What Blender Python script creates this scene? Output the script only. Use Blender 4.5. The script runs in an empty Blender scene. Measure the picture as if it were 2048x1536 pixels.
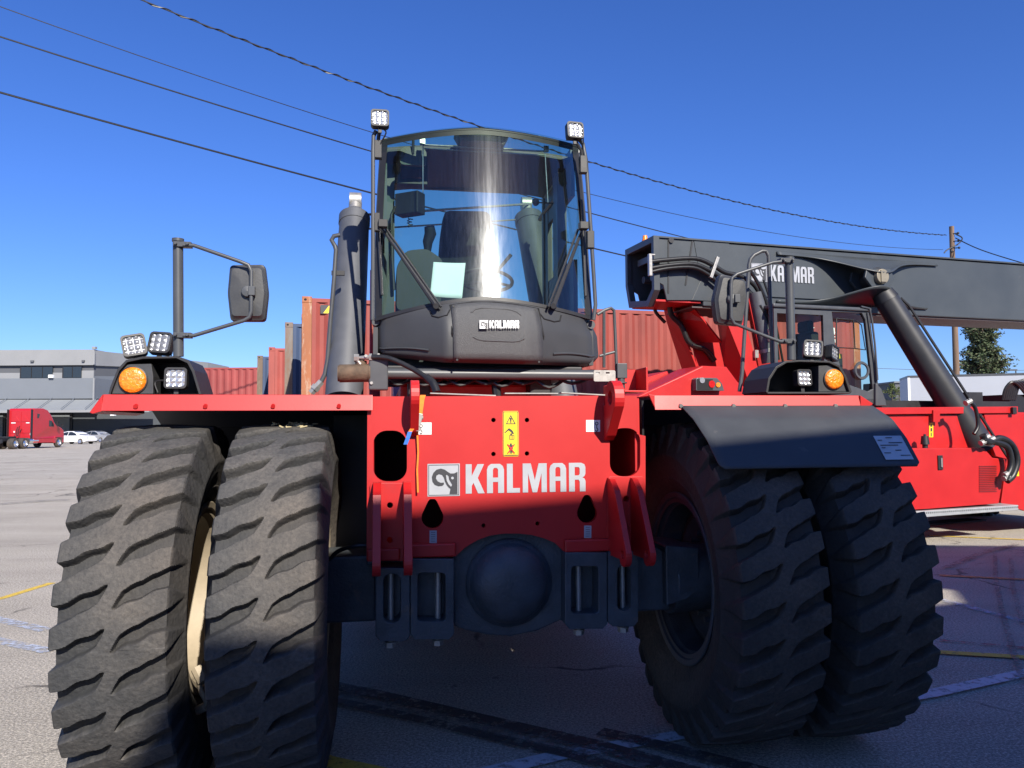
import bpy, bmesh, math, random
import numpy as np
from mathutils import Vector, Matrix
from mathutils.geometry import tessellate_polygon
R = math.radians
random.seed(7)
SC = bpy.context.scene
COL = SC.collection

# ---------------------------------------------------------------- camera, sky, sun, exposure
FPX, CAM_H, PITCH, ROLL = 1540.0, 1.82, R(3.2), R(0.32)
f_ = Vector((0, math.cos(PITCH), math.sin(PITCH))); r_ = Vector((1, 0, 0)); u_ = r_.cross(f_)
CR = math.cos(ROLL)*r_ - math.sin(ROLL)*u_; CU = math.sin(ROLL)*r_ + math.cos(ROLL)*u_
cam = bpy.data.cameras.new('camera'); camo = bpy.data.objects.new('camera', cam); COL.objects.link(camo)
M_ = Matrix((CR, CU, -f_)).transposed().to_4x4(); M_.translation = Vector((0, 0, CAM_H)); camo.matrix_world = M_
cam.sensor_width = 36; cam.sensor_fit = 'HORIZONTAL'; cam.lens = FPX/2048*36
cam.clip_start = 0.05; cam.clip_end = 4000
SC.camera = camo
SUN_AZ, SUN_EL = R(24), R(34)          # azimuth measured from -Y towards +X
w = bpy.data.worlds.new("World"); SC.world = w; w.use_nodes = True
nt = w.node_tree; nt.nodes.clear()
sky = nt.nodes.new('ShaderNodeTexSky'); sky.sky_type = 'NISHITA'; sky.sun_disc = False
sky.sun_elevation = SUN_EL; sky.sun_rotation = R(180) - SUN_AZ
sky.air_density = 1.0; sky.dust_density = 0.3; sky.ozone_density = 2.5; sky.altitude = 100
hs = nt.nodes.new('ShaderNodeHueSaturation'); hs.inputs['Saturation'].default_value = 1.15; hs.inputs['Value'].default_value = 1.0
bg = nt.nodes.new('ShaderNodeBackground'); bg.inputs['Strength'].default_value = 0.059
wo = nt.nodes.new('ShaderNodeOutputWorld')
tn = nt.nodes.new('ShaderNodeMixRGB'); tn.blend_type = 'MULTIPLY'; tn.inputs[0].default_value = 1; tn.inputs[2].default_value = (0.77, 1.02, 1.76, 1)
nt.links.new(sky.outputs[0], hs.inputs['Color']); nt.links.new(hs.outputs[0], tn.inputs[1]); nt.links.new(tn.outputs[0], bg.inputs['Color']); nt.links.new(bg.outputs[0], wo.inputs[0])
sl = bpy.data.lights.new('sun', 'SUN'); sl.energy = 5.0; sl.angle = R(0.5); sl.color = (1.0, 0.93, 0.82)
so = bpy.data.objects.new('sun', sl); COL.objects.link(so)
sd = Vector((math.sin(SUN_AZ)*math.cos(SUN_EL), -math.cos(SUN_AZ)*math.cos(SUN_EL), math.sin(SUN_EL)))
so.rotation_euler = sd.to_track_quat('Z', 'Y').to_euler(); so.location = sd*50
SC.view_settings.view_transform = 'Standard'; SC.view_settings.look = 'None'
SC.view_settings.exposure = 0.68; SC.view_settings.gamma = 1
SC.cycles.max_bounces = 8; SC.cycles.transparent_max_bounces = 12
try: SC.cycles.use_denoising = True
except Exception: pass

# ---------------------------------------------------------------- measuring: rays to real planes
def ray(px, py): return f_ + CR*((px-1024)/FPX) - CU*((py-768)/FPX)
class Frame:
    def __init__(s, o, deg):
        s.o = Vector((o[0], o[1], 0)); s.a = R(deg); s.c, s.s = math.cos(s.a), math.sin(s.a)
    def l(s, p):
        dx, dy = p[0]-s.o.x, p[1]-s.o.y
        return Vector((s.c*dx+s.s*dy, -s.s*dx+s.c*dy, p[2]))
    def w(s, q): return Vector((s.o.x+s.c*q[0]-s.s*q[1], s.o.y+s.s*q[0]+s.c*q[1], q[2]))
    def un(s, px, py, axis, v):
        o = Vector((0, 0, CAM_H)); a = s.l(o); b = s.l(o+ray(px, py))-a
        return a + b*((v-a[axis])/b[axis])
    def P(s, px, py, y): return s.un(px, py, 1, y)
    def X(s, px, py, x): return s.un(px, py, 0, x)
F1 = Frame((-0.03, 4.49), 9.5)      # the machine in front
F2 = Frame((5.5, 13.3), 17.0)       # the second machine
FW = Frame((0, 0), 0)
P1 = F1.P; P2 = F2.P; PW = FW.P
def PG(px, py, z=0.0): return FW.un(px, py, 2, z)

# ---------------------------------------------------------------- materials
MATS = {}
def mat(name, col, rough=0.5, metal=0.0, var=0.12, scale=6.0, bump=0.0, bscale=60.0, dirt=None, dirt_amt=0.0,
        dirt_scale=3.0, coat=0.0, spec=0.5, stretch=(1, 1, 1), emit=None):
    if name in MATS: return MATS[name]
    m = bpy.data.materials.new(name); m.use_nodes = True; t = m.node_tree; N = t.nodes; L = t.links
    b = N['Principled BSDF']; b.inputs['Roughness'].default_value = rough; b.inputs['Metallic'].default_value = metal
    b.inputs['Coat Weight'].default_value = coat; b.inputs['Coat Roughness'].default_value = 0.15
    b.inputs['Specular IOR Level'].default_value = spec
    tc = N.new('ShaderNodeTexCoord'); mp = N.new('ShaderNodeMapping'); mp.inputs['Scale'].default_value = stretch
    L.new(tc.outputs['Object'], mp.inputs[0])
    n = N.new('ShaderNodeTexNoise'); n.inputs['Scale'].default_value = scale; n.inputs['Detail'].default_value = 8; n.inputs['Roughness'].default_value = 0.6
    L.new(mp.outputs[0], n.inputs['Vector'])
    r = N.new('ShaderNodeValToRGB'); L.new(n.outputs['Fac'], r.inputs[0])
    r.color_ramp.elements[0].position = 0.3; r.color_ramp.elements[1].position = 0.7
    r.color_ramp.elements[0].color = tuple(max(0, c*(1-var)) for c in col)+(1,)
    r.color_ramp.elements[1].color = tuple(min(1, c*(1+var)) for c in col)+(1,)
    out = r.outputs[0]
    if dirt:
        n2 = N.new('ShaderNodeTexNoise'); n2.inputs['Scale'].default_value = dirt_scale; n2.inputs['Detail'].default_value = 10; n2.inputs['Roughness'].default_value = 0.7
        L.new(mp.outputs[0], n2.inputs['Vector'])
        r2 = N.new('ShaderNodeValToRGB'); L.new(n2.outputs['Fac'], r2.inputs[0])
        r2.color_ramp.elements[0].position = max(0, 0.66-dirt_amt*0.5); r2.color_ramp.elements[0].color = (0, 0, 0, 1)
        r2.color_ramp.elements[1].position = min(1, 0.78-dirt_amt*0.3); r2.color_ramp.elements[1].color = (1, 1, 1, 1)
        mx = N.new('ShaderNodeMixRGB'); L.new(r2.outputs[0], mx.inputs[0]); L.new(out, mx.inputs[1]); mx.inputs[2].default_value = tuple(dirt)+(1,)
        out = mx.outputs[0]
    L.new(out, b.inputs['Base Color'])
    mr = N.new('ShaderNodeMapRange'); L.new(n.outputs['Fac'], mr.inputs[0]); mr.inputs[3].default_value = max(0, rough-0.08); mr.inputs[4].default_value = min(1, rough+0.1)
    L.new(mr.outputs[0], b.inputs['Roughness'])
    if bump:
        n3 = N.new('ShaderNodeTexNoise'); n3.inputs['Scale'].default_value = bscale; n3.inputs['Detail'].default_value = 4
        L.new(mp.outputs[0], n3.inputs['Vector'])
        bp = N.new('ShaderNodeBump'); bp.inputs['Strength'].default_value = bump; bp.inputs['Distance'].default_value = 0.01
        L.new(n3.outputs['Fac'], bp.inputs['Height']); L.new(bp.outputs[0], b.inputs['Normal'])
    if emit:
        b.inputs['Emission Color'].default_value = tuple(emit[:3])+(1,); b.inputs['Emission Strength'].default_value = emit[3]
    MATS[name] = m; return m
RED = mat('red_paint', (0.43, 0.0085, 0.0085), 0.46, 0, 0.06, 3, 0.03, 300, dirt=(0.33, 0.02, 0.02), dirt_amt=0.1, dirt_scale=2.0, coat=0.06)
DGR = mat('dark_grey_paint', (0.040, 0.045, 0.052), 0.42, 0, 0.15, 5, 0.03, 200, dirt=(0.09, 0.088, 0.085), dirt_amt=0.05)
CYL = mat('cylinder_grey_paint', (0.075, 0.08, 0.092), 0.5, 0, 0.12, 8, 0.06, 200)
NAVY = mat('navy_axle_paint', (0.050, 0.058, 0.066), 0.45, 0, 0.3, 7, 0.35, 70, dirt=(0.13, 0.10, 0.075), dirt_amt=0.10, dirt_scale=5)
PLAS = mat('black_grained_plastic', (0.066, 0.067, 0.070), 0.5, 0, 0.10, 60, 0.5, 260)
PLAS2 = mat('dark_panel_plastic', (0.040, 0.042, 0.046), 0.5, 0, 0.08, 4, 0.05, 300, dirt=(0.12, 0.12, 0.12), dirt_amt=0.0, dirt_scale=60)
BLK = mat('black_plastic', (0.016, 0.016, 0.018), 0.5, 0, 0.2, 8, 0.05, 200)
BLKG = mat('mirror_back_plastic', (0.045, 0.046, 0.048), 0.42, 0, 0.15, 12, 0.05, 90, dirt=(0.25, 0.25, 0.24), dirt_amt=0.02, dirt_scale=70)
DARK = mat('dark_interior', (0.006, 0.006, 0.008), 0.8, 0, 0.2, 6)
HOSE = mat('black_rubber_hose', (0.012, 0.012, 0.013), 0.4, 0, 0.2, 20)
STEEL = mat('bare_steel', (0.55, 0.54, 0.52), 0.35, 0.9, 0.15, 30)
ZINC = mat('zinc_steel', (0.36, 0.35, 0.33), 0.45, 0.6, 0.15, 30)
RUSTC = mat('rusty_casting', (0.11, 0.075, 0.05), 0.8, 0.2, 0.45, 14, 0.3, 60)
LENS = mat('lamp_reflector', (0.50, 0.51, 0.53), 0.22, 0.6, 0.15, 60, 0.25, 55)
LENS2 = mat('work_lamp_reflector', (0.26, 0.265, 0.28), 0.34, 0.5, 0.15, 60, 0.2, 55)
AMB = mat('amber_lens', (0.85, 0.22, 0.01), 0.25, 0, 0.35, 55, 0.7, 70, coat=0.5)
REDL = mat('red_lens', (0.45, 0.01, 0.01), 0.2, 0, 0.2, 50, 0.4, 60, coat=0.5)
SILV = mat('silver_decal', (0.40, 0.41, 0.43), 0.45, 0.3, 0.05, 10, 0.02, 200)
DECB = mat('decal_black', (0.035, 0.035, 0.04), 0.5, 0, 0.05, 10)
YEL = mat('yellow_decal', (0.85, 0.58, 0.02), 0.45, 0, 0.04, 10)
DRED = mat('decal_red', (0.6, 0.02, 0.02), 0.5, 0, 0.04, 10)
WHT = mat('white_label', (0.78, 0.78, 0.76), 0.5, 0, 0.03, 10)
PAPER = mat('paper_sheet', (0.80, 0.84, 0.90), 0.8, 0, 0.03, 6)
ORG = mat('orange_webbing', (0.85, 0.20, 0.02), 0.75, 0, 0.15, 60, 0.3, 250)
BLUE = mat('blue_webbing', (0.04, 0.16, 0.55), 0.75, 0, 0.15, 60)
CREAM = mat('cream_rim_tone', (0.36, 0.30, 0.215), 0.6, 0, 0.12, 9, 0.05, 90, dirt=(0.16, 0.10, 0.06), dirt_amt=0.1, dirt_scale=6)  # cream tone stands for sunlit, bleached dust on the left rims
SEAT = mat('seat_fabric', (0.012, 0.012, 0.014), 0.85, 0, 0.2, 40, 0.2, 200)
CABG = mat('cab_frame_grey', (0.06, 0.064, 0.07), 0.4, 0, 0.1, 6)

def rubber(name, base, dust, amt):
    m = bpy.data.materials.new(name); m.use_nodes = True; t = m.node_tree; N = t.nodes; L = t.links
    b = N['Principled BSDF']; b.inputs['Specular IOR Level'].default_value = 0.35
    tc = N.new('ShaderNodeTexCoord')
    n = N.new('ShaderNodeTexNoise'); n.inputs['Scale'].default_value = 2.6; n.inputs['Detail'].default_value = 12; n.inputs['Roughness'].default_value = 0.72
    L.new(tc.outputs['Object'], n.inputs['Vector'])
    sep = N.new('ShaderNodeSeparateXYZ'); L.new(tc.outputs['Object'], sep.inputs[0])
    # radius from the axle: worn, dusty tread face against blacker groove bottoms and sides
    m1 = N.new('ShaderNodeMath'); m1.operation = 'MULTIPLY'; L.new(sep.outputs['Y'], m1.inputs[0]); L.new(sep.outputs['Y'], m1.inputs[1])
    m2 = N.new('ShaderNodeMath'); m2.operation = 'MULTIPLY'; L.new(sep.outputs['Z'], m2.inputs[0]); L.new(sep.outputs['Z'], m2.inputs[1])
    m3 = N.new('ShaderNodeMath'); m3.operation = 'ADD'; L.new(m1.outputs[0], m3.inputs[0]); L.new(m2.outputs[0], m3.inputs[1])
    m4 = N.new('ShaderNodeMath'); m4.operation = 'SQRT'; L.new(m3.outputs[0], m4.inputs[0])
    mr = N.new('ShaderNodeMapRange'); L.new(m4.outputs[0], mr.inputs[0]); mr.inputs[1].default_value = 0.895; mr.inputs[2].default_value = 0.918
    mr.inputs[3].default_value = 0.30; mr.inputs[4].default_value = 1.0
    mr2 = N.new('ShaderNodeMapRange'); L.new(m4.outputs[0], mr2.inputs[0]); mr2.inputs[1].default_value = 0.62; mr2.inputs[2].default_value = 0.80
    mr2.inputs[3].default_value = 1.1; mr2.inputs[4].default_value = 0.0
    mx_ = N.new('ShaderNodeMath'); mx_.operation = 'MAXIMUM'; L.new(mr.outputs[0], mx_.inputs[0]); L.new(mr2.outputs[0], mx_.inputs[1])
    r = N.new('ShaderNodeValToRGB'); L.new(n.outputs['Fac'], r.inputs[0]); r.color_ramp.elements[0].position = 0.32; r.color_ramp.elements[1].position = 0.68
    r.color_ramp.elements[0].color = (0.15, 0.15, 0.15, 1); r.color_ramp.elements[1].color = (amt, amt, amt, 1)
    mu = N.new('ShaderNodeMath'); mu.operation = 'MULTIPLY'; L.new(r.outputs[0], mu.inputs[0]); L.new(mx_.outputs[0], mu.inputs[1])
    n5 = N.new('ShaderNodeTexNoise'); n5.inputs['Scale'].default_value = 55; n5.inputs['Detail'].default_value = 6; n5.inputs['Roughness'].default_value = .8; L.new(tc.outputs['Object'], n5.inputs['Vector'])
    mr5 = N.new('ShaderNodeMapRange'); L.new(n5.outputs['Fac'], mr5.inputs[0]); mr5.inputs[1].default_value = 0.3; mr5.inputs[2].default_value = 0.7; mr5.inputs[3].default_value = 0.35; mr5.inputs[4].default_value = 1.6
    mu2 = N.new('ShaderNodeMath'); mu2.operation = 'MULTIPLY'; mu2.use_clamp = True; L.new(mu.outputs[0], mu2.inputs[0]); L.new(mr5.outputs[0], mu2.inputs[1])
    mx = N.new('ShaderNodeMixRGB'); L.new(mu2.outputs[0], mx.inputs[0]); mx.inputs[1].default_value = base+(1,); mx.inputs[2].default_value = dust+(1,)
    nb = N.new('ShaderNodeTexNoise'); nb.inputs['Scale'].default_value = 1.3; nb.inputs['Detail'].default_value = 5; L.new(tc.outputs['Object'], nb.inputs['Vector'])
    rb = N.new('ShaderNodeValToRGB'); L.new(nb.outputs['Fac'], rb.inputs[0]); rb.color_ramp.elements[0].position = .35; rb.color_ramp.elements[1].position = .65
    rb.color_ramp.elements[0].color = (.88, .94, 1.0, 1); rb.color_ramp.elements[1].color = (1.08, 1.0, .92, 1)
    mb_ = N.new('ShaderNodeMixRGB'); mb_.blend_type = 'MULTIPLY'; mb_.inputs[0].default_value = 1; L.new(mx.outputs[0], mb_.inputs[1]); L.new(rb.outputs[0], mb_.inputs[2]); mx = mb_
    # pale scrapes and dried mud specks
    n6 = N.new('ShaderNodeTexNoise'); n6.inputs['Scale'].default_value = 24; n6.inputs['Detail'].default_value = 12; n6.inputs['Roughness'].default_value = 0.8
    L.new(tc.outputs['Object'], n6.inputs['Vector'])
    r6 = N.new('ShaderNodeValToRGB'); L.new(n6.outputs['Fac'], r6.inputs[0]); r6.color_ramp.elements[0].position = 0.63; r6.color_ramp.elements[1].position = 0.75
    mx6 = N.new('ShaderNodeMixRGB'); L.new(r6.outputs[0], mx6.inputs[0]); L.new(mx.outputs[0], mx6.inputs[1]); mx6.inputs[2].default_value = (0.22, 0.19, 0.155, 1)
    L.new(mx6.outputs[0], b.inputs['Base Color']); b.inputs['Roughness'].default_value = 0.72
    n3 = N.new('ShaderNodeTexNoise'); n3.inputs['Scale'].default_value = 38; n3.inputs['Detail'].default_value = 10; L.new(tc.outputs['Object'], n3.inputs['Vector'])
    bp = N.new('ShaderNodeBump'); bp.inputs['Strength'].default_value = 0.6; bp.inputs['Distance'].default_value = 0.012
    L.new(n3.outputs['Fac'], bp.inputs['Height']); L.new(bp.outputs[0], b.inputs['Normal'])
    MATS[name] = m; return m
RUB = rubber('dusty_tyre_rubber', (0.028, 0.028, 0.029), (0.110, 0.101, 0.091), 0.85)
RUBD = rubber('shaded_tyre_rubber', (0.026, 0.024, 0.022), (0.125, 0.100, 0.080), 0.65)  # copy of the same rubber, toned for the right tyres in shade

def glass(name, tint, gloss=0.10, rough=0.03, streak=0.0, refl=None):
    m = bpy.data.materials.new(name); m.use_nodes = True; t = m.node_tree; N = t.nodes; L = t.links
    N.remove(N['Principled BSDF']); o = N['Material Output']
    tr = N.new('ShaderNodeBsdfTransparent'); tr.inputs[0].default_value = tint+(1,)
    gl = N.new('ShaderNodeBsdfGlossy'); gl.inputs['Roughness'].default_value = rough; gl.inputs['Color'].default_value = (0.9, 0.95, 1, 1)
    fr = N.new('ShaderNodeFresnel'); fr.inputs['IOR'].default_value = 1.33
    mx = N.new('ShaderNodeMixShader'); L.new(fr.outputs[0], mx.inputs[0]); L.new(tr.outputs[0], mx.inputs[1]); L.new(gl.outputs[0], mx.inputs[2])
    if refl: mx.inputs[0].default_value = refl; t.links.remove(mx.inputs[0].links[0])
    last = mx
    if streak:
        # a thin film of dust and dried run-off on the outside
        tc = N.new('ShaderNodeTexCoord'); mp = N.new('ShaderNodeMapping'); mp.inputs['Scale'].default_value = (40, 40, 1.2); L.new(tc.outputs['Object'], mp.inputs[0])
        n = N.new('ShaderNodeTexNoise'); n.inputs['Scale'].default_value = 1.6; n.inputs['Detail'].default_value = 6; L.new(mp.outputs[0], n.inputs['Vector'])
        mr = N.new('ShaderNodeMapRange'); L.new(n.outputs['Fac'], mr.inputs[0]); mr.inputs[1].default_value = 0.35; mr.inputs[2].default_value = 0.8; mr.inputs[3].default_value = streak*0.6; mr.inputs[4].default_value = streak*1.5
        g2 = N.new('ShaderNodeBsdfGlossy'); g2.inputs['Roughness'].default_value = 0.19; g2.inputs['Color'].default_value = (0.85, 0.87, 0.9, 1)
        df = N.new('ShaderNodeBsdfDiffuse'); df.inputs[0].default_value = (0.45, 0.46, 0.45, 1)
        m2 = N.new('ShaderNodeMixShader'); m2.inputs[0].default_value = 0.12; L.new(g2.outputs[0], m2.inputs[1]); L.new(df.outputs[0], m2.inputs[2])
        m3 = N.new('ShaderNodeMixShader'); L.new(mr.outputs[0], m3.inputs[0]); L.new(mx.outputs[0], m3.inputs[1]); L.new(m2.outputs[0], m3.inputs[2]); last = m3
    L.new(last.outputs[0], o.inputs[0]); MATS[name] = m; return m
GLS = glass('tinted_windshield', (0.64, 0.79, 0.72), streak=0.035)
GLS2 = glass('tinted_side_glass', (0.72, 0.84, 0.74))
GLSR = glass('roof_glass', (0.72, 0.84, 0.74), refl=0.04)
WINDK = mat('dark_window_glass', (0.02, 0.025, 0.03), 0.08, 0, 0.1, 4, spec=0.8)

# ---------------------------------------------------------------- mesh helpers
class MB:
    def __init__(s): s.v = []; s.f = []
    def add(s, vs, fs):
        o = len(s.v); s.v += [tuple(p) for p in vs]; s.f += [tuple(i+o for i in f) for f in fs]; return s
    def boxb(s, a, b):
        x0, y0, z0 = a; x1, y1, z1 = b
        return s.add([(x0,y0,z0),(x1,y0,z0),(x1,y1,z0),(x0,y1,z0),(x0,y0,z1),(x1,y0,z1),(x1,y1,z1),(x0,y1,z1)],
              [(0,3,2,1),(4,5,6,7),(0,1,5,4),(1,2,6,5),(2,3,7,6),(3,0,4,7)])
    def box(s, c, d, rot=None):
        m = MB().boxb([-k/2 for k in d], [k/2 for k in d])
        q = rot.to_3x3() if rot else Matrix.Identity(3)
        return s.add([q @ Vector(p) + Vector(c) for p in m.v], m.f)
    def hexa(s, a, b):      # a: four corners, b: the four corners opposite
        return s.add(list(a)+list(b), [(3,2,1,0),(4,5,6,7),(0,1,5,4),(1,2,6,5),(2,3,7,6),(3,0,4,7)])
    def cyl(s, p0, p1, r0, r1=None, n=20, cap=True):
        r1 = r0 if r1 is None else r1; p0 = Vector(p0); p1 = Vector(p1); d = (p1-p0).normalized()
        a = d.orthogonal().normalized(); b = d.cross(a); vs = []
        for p, r in ((p0, r0), (p1, r1)):
            for i in range(n):
                t = 2*math.pi*i/n; vs.append(p+a*math.cos(t)*r+b*math.sin(t)*r)
        fs = [(i, (i+1) % n, n+(i+1) % n, n+i) for i in range(n)]
        if cap: fs += [tuple(range(n-1, -1, -1)), tuple(range(n, 2*n))]
        return s.add(vs, fs)
    def tube(s, pts, r, n=10, smooth_n=0, cap=True):
        pts = [Vector(p) for p in pts]
        if smooth_n:
            q = []
            for i in range(len(pts)-1):
                p0 = pts[max(0, i-1)]; p1 = pts[i]; p2 = pts[i+1]; p3 = pts[min(len(pts)-1, i+2)]
                for k in range(smooth_n):
                    t = k/smooth_n
                    q.append(0.5*((2*p1)+(-p0+p2)*t+(2*p0-5*p1+4*p2-p3)*t*t+(-p0+3*p1-3*p2+p3)*t**3))
            q.append(pts[-1]); pts = q
        vs = []; fs = []; prev = None
        rr = r if isinstance(r, (list, tuple)) else None
        for i, p in enumerate(pts):
            if i == 0: d = pts[1]-p
            elif i == len(pts)-1: d = p-pts[i-1]
            else: d = (pts[i+1]-p).normalized()+(p-pts[i-1]).normalized()
            d = d.normalized()
            if prev is None: a = d.orthogonal().normalized()
            else: a = (prev-d*prev.dot(d)); a = a.normalized() if a.length > 1e-6 else d.orthogonal().normalized()
            prev = a; b = d.cross(a)
            rad = rr[min(len(rr)-1, int(i*len(rr)/len(pts)))] if rr else r
            for k in range(n):
                t = 2*math.pi*k/n; vs.append(p+a*math.cos(t)*rad+b*math.sin(t)*rad)
        for i in range(len(pts)-1):
            for k in range(n): fs.append((i*n+k, i*n+(k+1) % n, (i+1)*n+(k+1) % n, (i+1)*n+k))
        if cap: fs += [tuple(range(n-1, -1, -1)), tuple(range((len(pts)-1)*n, len(pts)*n))]
        return s.add(vs, fs)
    def lathe(s, prof, c=(0, 0, 0), axis='X', n=64, a0=0, a1=2*math.pi, closed=False):
        full = abs(a1-a0-2*math.pi) < 1e-6; m = n if full else n+1; vs = []; fs = []
        for i in range(m):
            t = a0+(a1-a0)*i/n
            for (h, r) in prof:
                q = (h, -r*math.cos(t), r*math.sin(t))
                if axis == 'Y': q = (r*math.cos(t), h, r*math.sin(t))
                if axis == 'Z': q = (r*math.cos(t), r*math.sin(t), h)
                vs.append((c[0]+q[0], c[1]+q[1], c[2]+q[2]))
        k = len(prof)
        for i in range(n):
            j = (i+1) % m
            for a in range(k if closed else k-1): fs.append((i*k+a, i*k+(a+1) % k, j*k+(a+1) % k, j*k+a))
        return s.add(vs, fs)
    def prism(s, loops, fn, t0, t1):
        """loops: outer outline then holes, 2-D; fn(u, v, t) -> point; a plate from t0 to t1"""
        idx = []; n = 0; flat = []
        for lp in loops: flat += list(lp)
        tris = tessellate_polygon([[Vector((p[0], p[1], 0)) for p in lp] for lp in loops])
        vs = [fn(p[0], p[1], t0) for p in flat]+[fn(p[0], p[1], t1) for p in flat]; k = len(flat); fs = []
        for t in tris: fs.append(tuple(t)); fs.append(tuple(i+k for i in reversed(t)))
        o = 0
        for lp in loops:
            m = len(lp)
            for i in range(m): a = o+i; b = o+(i+1) % m; fs.append((a, b, b+k, a+k))
            o += m
        return s.add(vs, fs)
    def sheet(s, loops, fn):
        flat = []
        for lp in loops: flat += list(lp)
        tris = tessellate_polygon([[Vector((p[0], p[1], 0)) for p in lp] for lp in loops])
        return s.add([fn(p[0], p[1]) for p in flat], [tuple(t) for t in tris])
    def grid(s, fn, nu, nv):
        vs = [fn(i/nu, j/nv) for j in range(nv+1) for i in range(nu+1)]
        return s.add(vs, [(j*(nu+1)+i, j*(nu+1)+i+1, (j+1)*(nu+1)+i+1, (j+1)*(nu+1)+i) for j in range(nv) for i in range(nu)])
def finish(me, mats, smooth, merge=True):
    if merge:
        bm = bmesh.new(); bm.from_mesh(me); bmesh.ops.remove_doubles(bm, verts=bm.verts, dist=1e-5)
        bmesh.ops.recalc_face_normals(bm, faces=bm.faces); bm.to_mesh(me); bm.free()
    me.materials.append(mats)
    if smooth: me.polygons.foreach_set('use_smooth', [True]*len(me.polygons))
def part(name, mb, m, parent=None, smooth=False, bevel=0, solid=0, auto=True, loc=None, label=None):
    me = bpy.data.meshes.new(name); me.from_pydata([tuple(p) for p in mb.v], [], mb.f); me.update()
    finish(me, m, smooth)
    if smooth and auto:
        try: me.set_sharp_from_angle(angle=R(38))
        except Exception: pass
    o = bpy.data.objects.new(name, me); COL.objects.link(o)
    if parent is not None: o.parent = parent
    if loc is not None: o.location = loc
    if solid:
        md = o.modifiers.new('solidify', 'SOLIDIFY'); md.thickness = solid; md.offset = 0
    if bevel:
        md = o.modifiers.new('bevel', 'BEVEL'); md.width = bevel; md.segments = 2; md.limit_method = 'ANGLE'; md.angle_limit = R(40)
    if label: o['label'] = label
    return o
def tag(o, label, cat, group=None):
    o['label'] = label; o['category'] = cat
    if group: o['group'] = group
    return o
def thing(name, label, cat, loc=(0, 0, 0), rz=0, group=None):
    o = bpy.data.objects.new(name, None); COL.objects.link(o); o.location = loc; o.rotation_euler = (0, 0, rz)
    return tag(o, label, cat, group)
def struct(name, mb, m, kind='structure'):
    o = part(name, mb, m); o['kind'] = kind; return o
def arc(cx, cy, r, a0, a1, n): return [(cx+r*math.cos(R(a0+(a1-a0)*i/n)), cy+r*math.sin(R(a0+(a1-a0)*i/n))) for i in range(n+1)]
def circ(cx, cy, r, n=20, ry=None): return [(cx+r*math.cos(2*math.pi*i/n), cy+(ry or r)*math.sin(2*math.pi*i/n)) for i in range(n)]
def rrect(x0, y0, x1, y1, r, n=6):
    if x0 > x1: x0, x1 = x1, x0
    if y0 > y1: y0, y1 = y1, y0
    return arc(x1-r, y1-r, r, 0, 90, n)+arc(x0+r, y1-r, r, 90, 180, n)+arc(x0+r, y0+r, r, 180, 270, n)+arc(x1-r, y0+r, r, 270, 360, n)
def plane_px(F, y):       # pixel outline -> plane y of frame F, thickness along y
    def fn(u, v, t=0.0):
        p = F.P(u, v, y); return (p.x, y+t, p.z)
    return fn

# ---------------------------------------------------------------- lettering
LET = {
 'K': (0.64, [[(0,0),(0,1),(.21,1),(.21,.60),(.41,1),(.64,1),(.42,.53),(.66,0),(.43,0),(.27,.36),(.21,.26),(.21,0)]]),
 'A': (0.60, [[(0,0),(0,.80),(.04,.92),(.14,1),(.46,1),(.56,.92),(.60,.80),(.60,0),(.39,0),(.39,.38),(.21,.38),(.21,0)],
              [(.21,.53),(.21,.80),(.25,.86),(.35,.86),(.39,.80),(.39,.53)]]),
 'L': (0.46, [[(0,0),(0,1),(.21,1),(.21,.16),(.46,.16),(.46,0)]]),
 'M': (0.86, [[(0,0),(0,1),(.29,1),(.43,.42),(.57,1),(.86,1),(.86,0),(.67,0),(.67,.66),(.51,0),(.35,0),(.19,.66),(.19,0)]]),
 'R': (0.60, [[(0,0),(0,1),(.44,1),(.56,.95),(.60,.85),(.60,.62),(.56,.53),(.49,.49),(.57,.44),(.60,.36),(.60,0),(.39,0),(.39,.34),(.35,.41),(.21,.41),(.21,0)],
              [(.21,.56),(.21,.85),(.35,.85),(.39,.80),(.39,.61),(.35,.56)]]),
 'T': (0.56, [[(.18,0),(.18,.84),(0,.84),(0,1),(.56,1),(.56,.84),(.38,.84),(.38,0)]]),
 'G': (0.60, [[(.60,.62),(.60,.85),(.5,1),(.1,1),(0,.85),(0,.15),(.1,0),(.5,0),(.60,.15),(.60,.50),(.32,.50),(.32,.36),(.42,.36),(.42,.15),(.19,.15),(.19,.85),(.42,.85),(.42,.62)]]),
 'H': (0.60, [[(0,0),(0,1),(.2,1),(.2,.58),(.4,.58),(.4,1),(.6,1),(.6,0),(.4,0),(.4,.42),(.2,.42),(.2,0)]]),
 'U': (0.60, [[(0,1),(.2,1),(.2,.15),(.4,.15),(.4,1),(.6,1),(.6,.12),(.5,0),(.1,0),(0,.12)]]),
 '4': (0.60, [[(.36,0),(.36,.24),(0,.24),(0,.40),(.30,1),(.54,1),(.54,.40),(.6,.40),(.6,.24),(.54,.24),(.54,0)],[(.36,.40),(.17,.40),(.36,.78)]]),
 '5': (0.60, [[(0,0),(0,.16),(.4,.16),(.4,.44),(0,.44),(0,1),(.58,1),(.58,.84),(.19,.84),(.19,.60),(.5,.60),(.6,.5),(.6,.1),(.5,0)]]),
 '1': (0.36, [[(.14,0),(.14,.78),(0,.70),(0,.86),(.2,1),(.34,1),(.34,0)]]),
}
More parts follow.
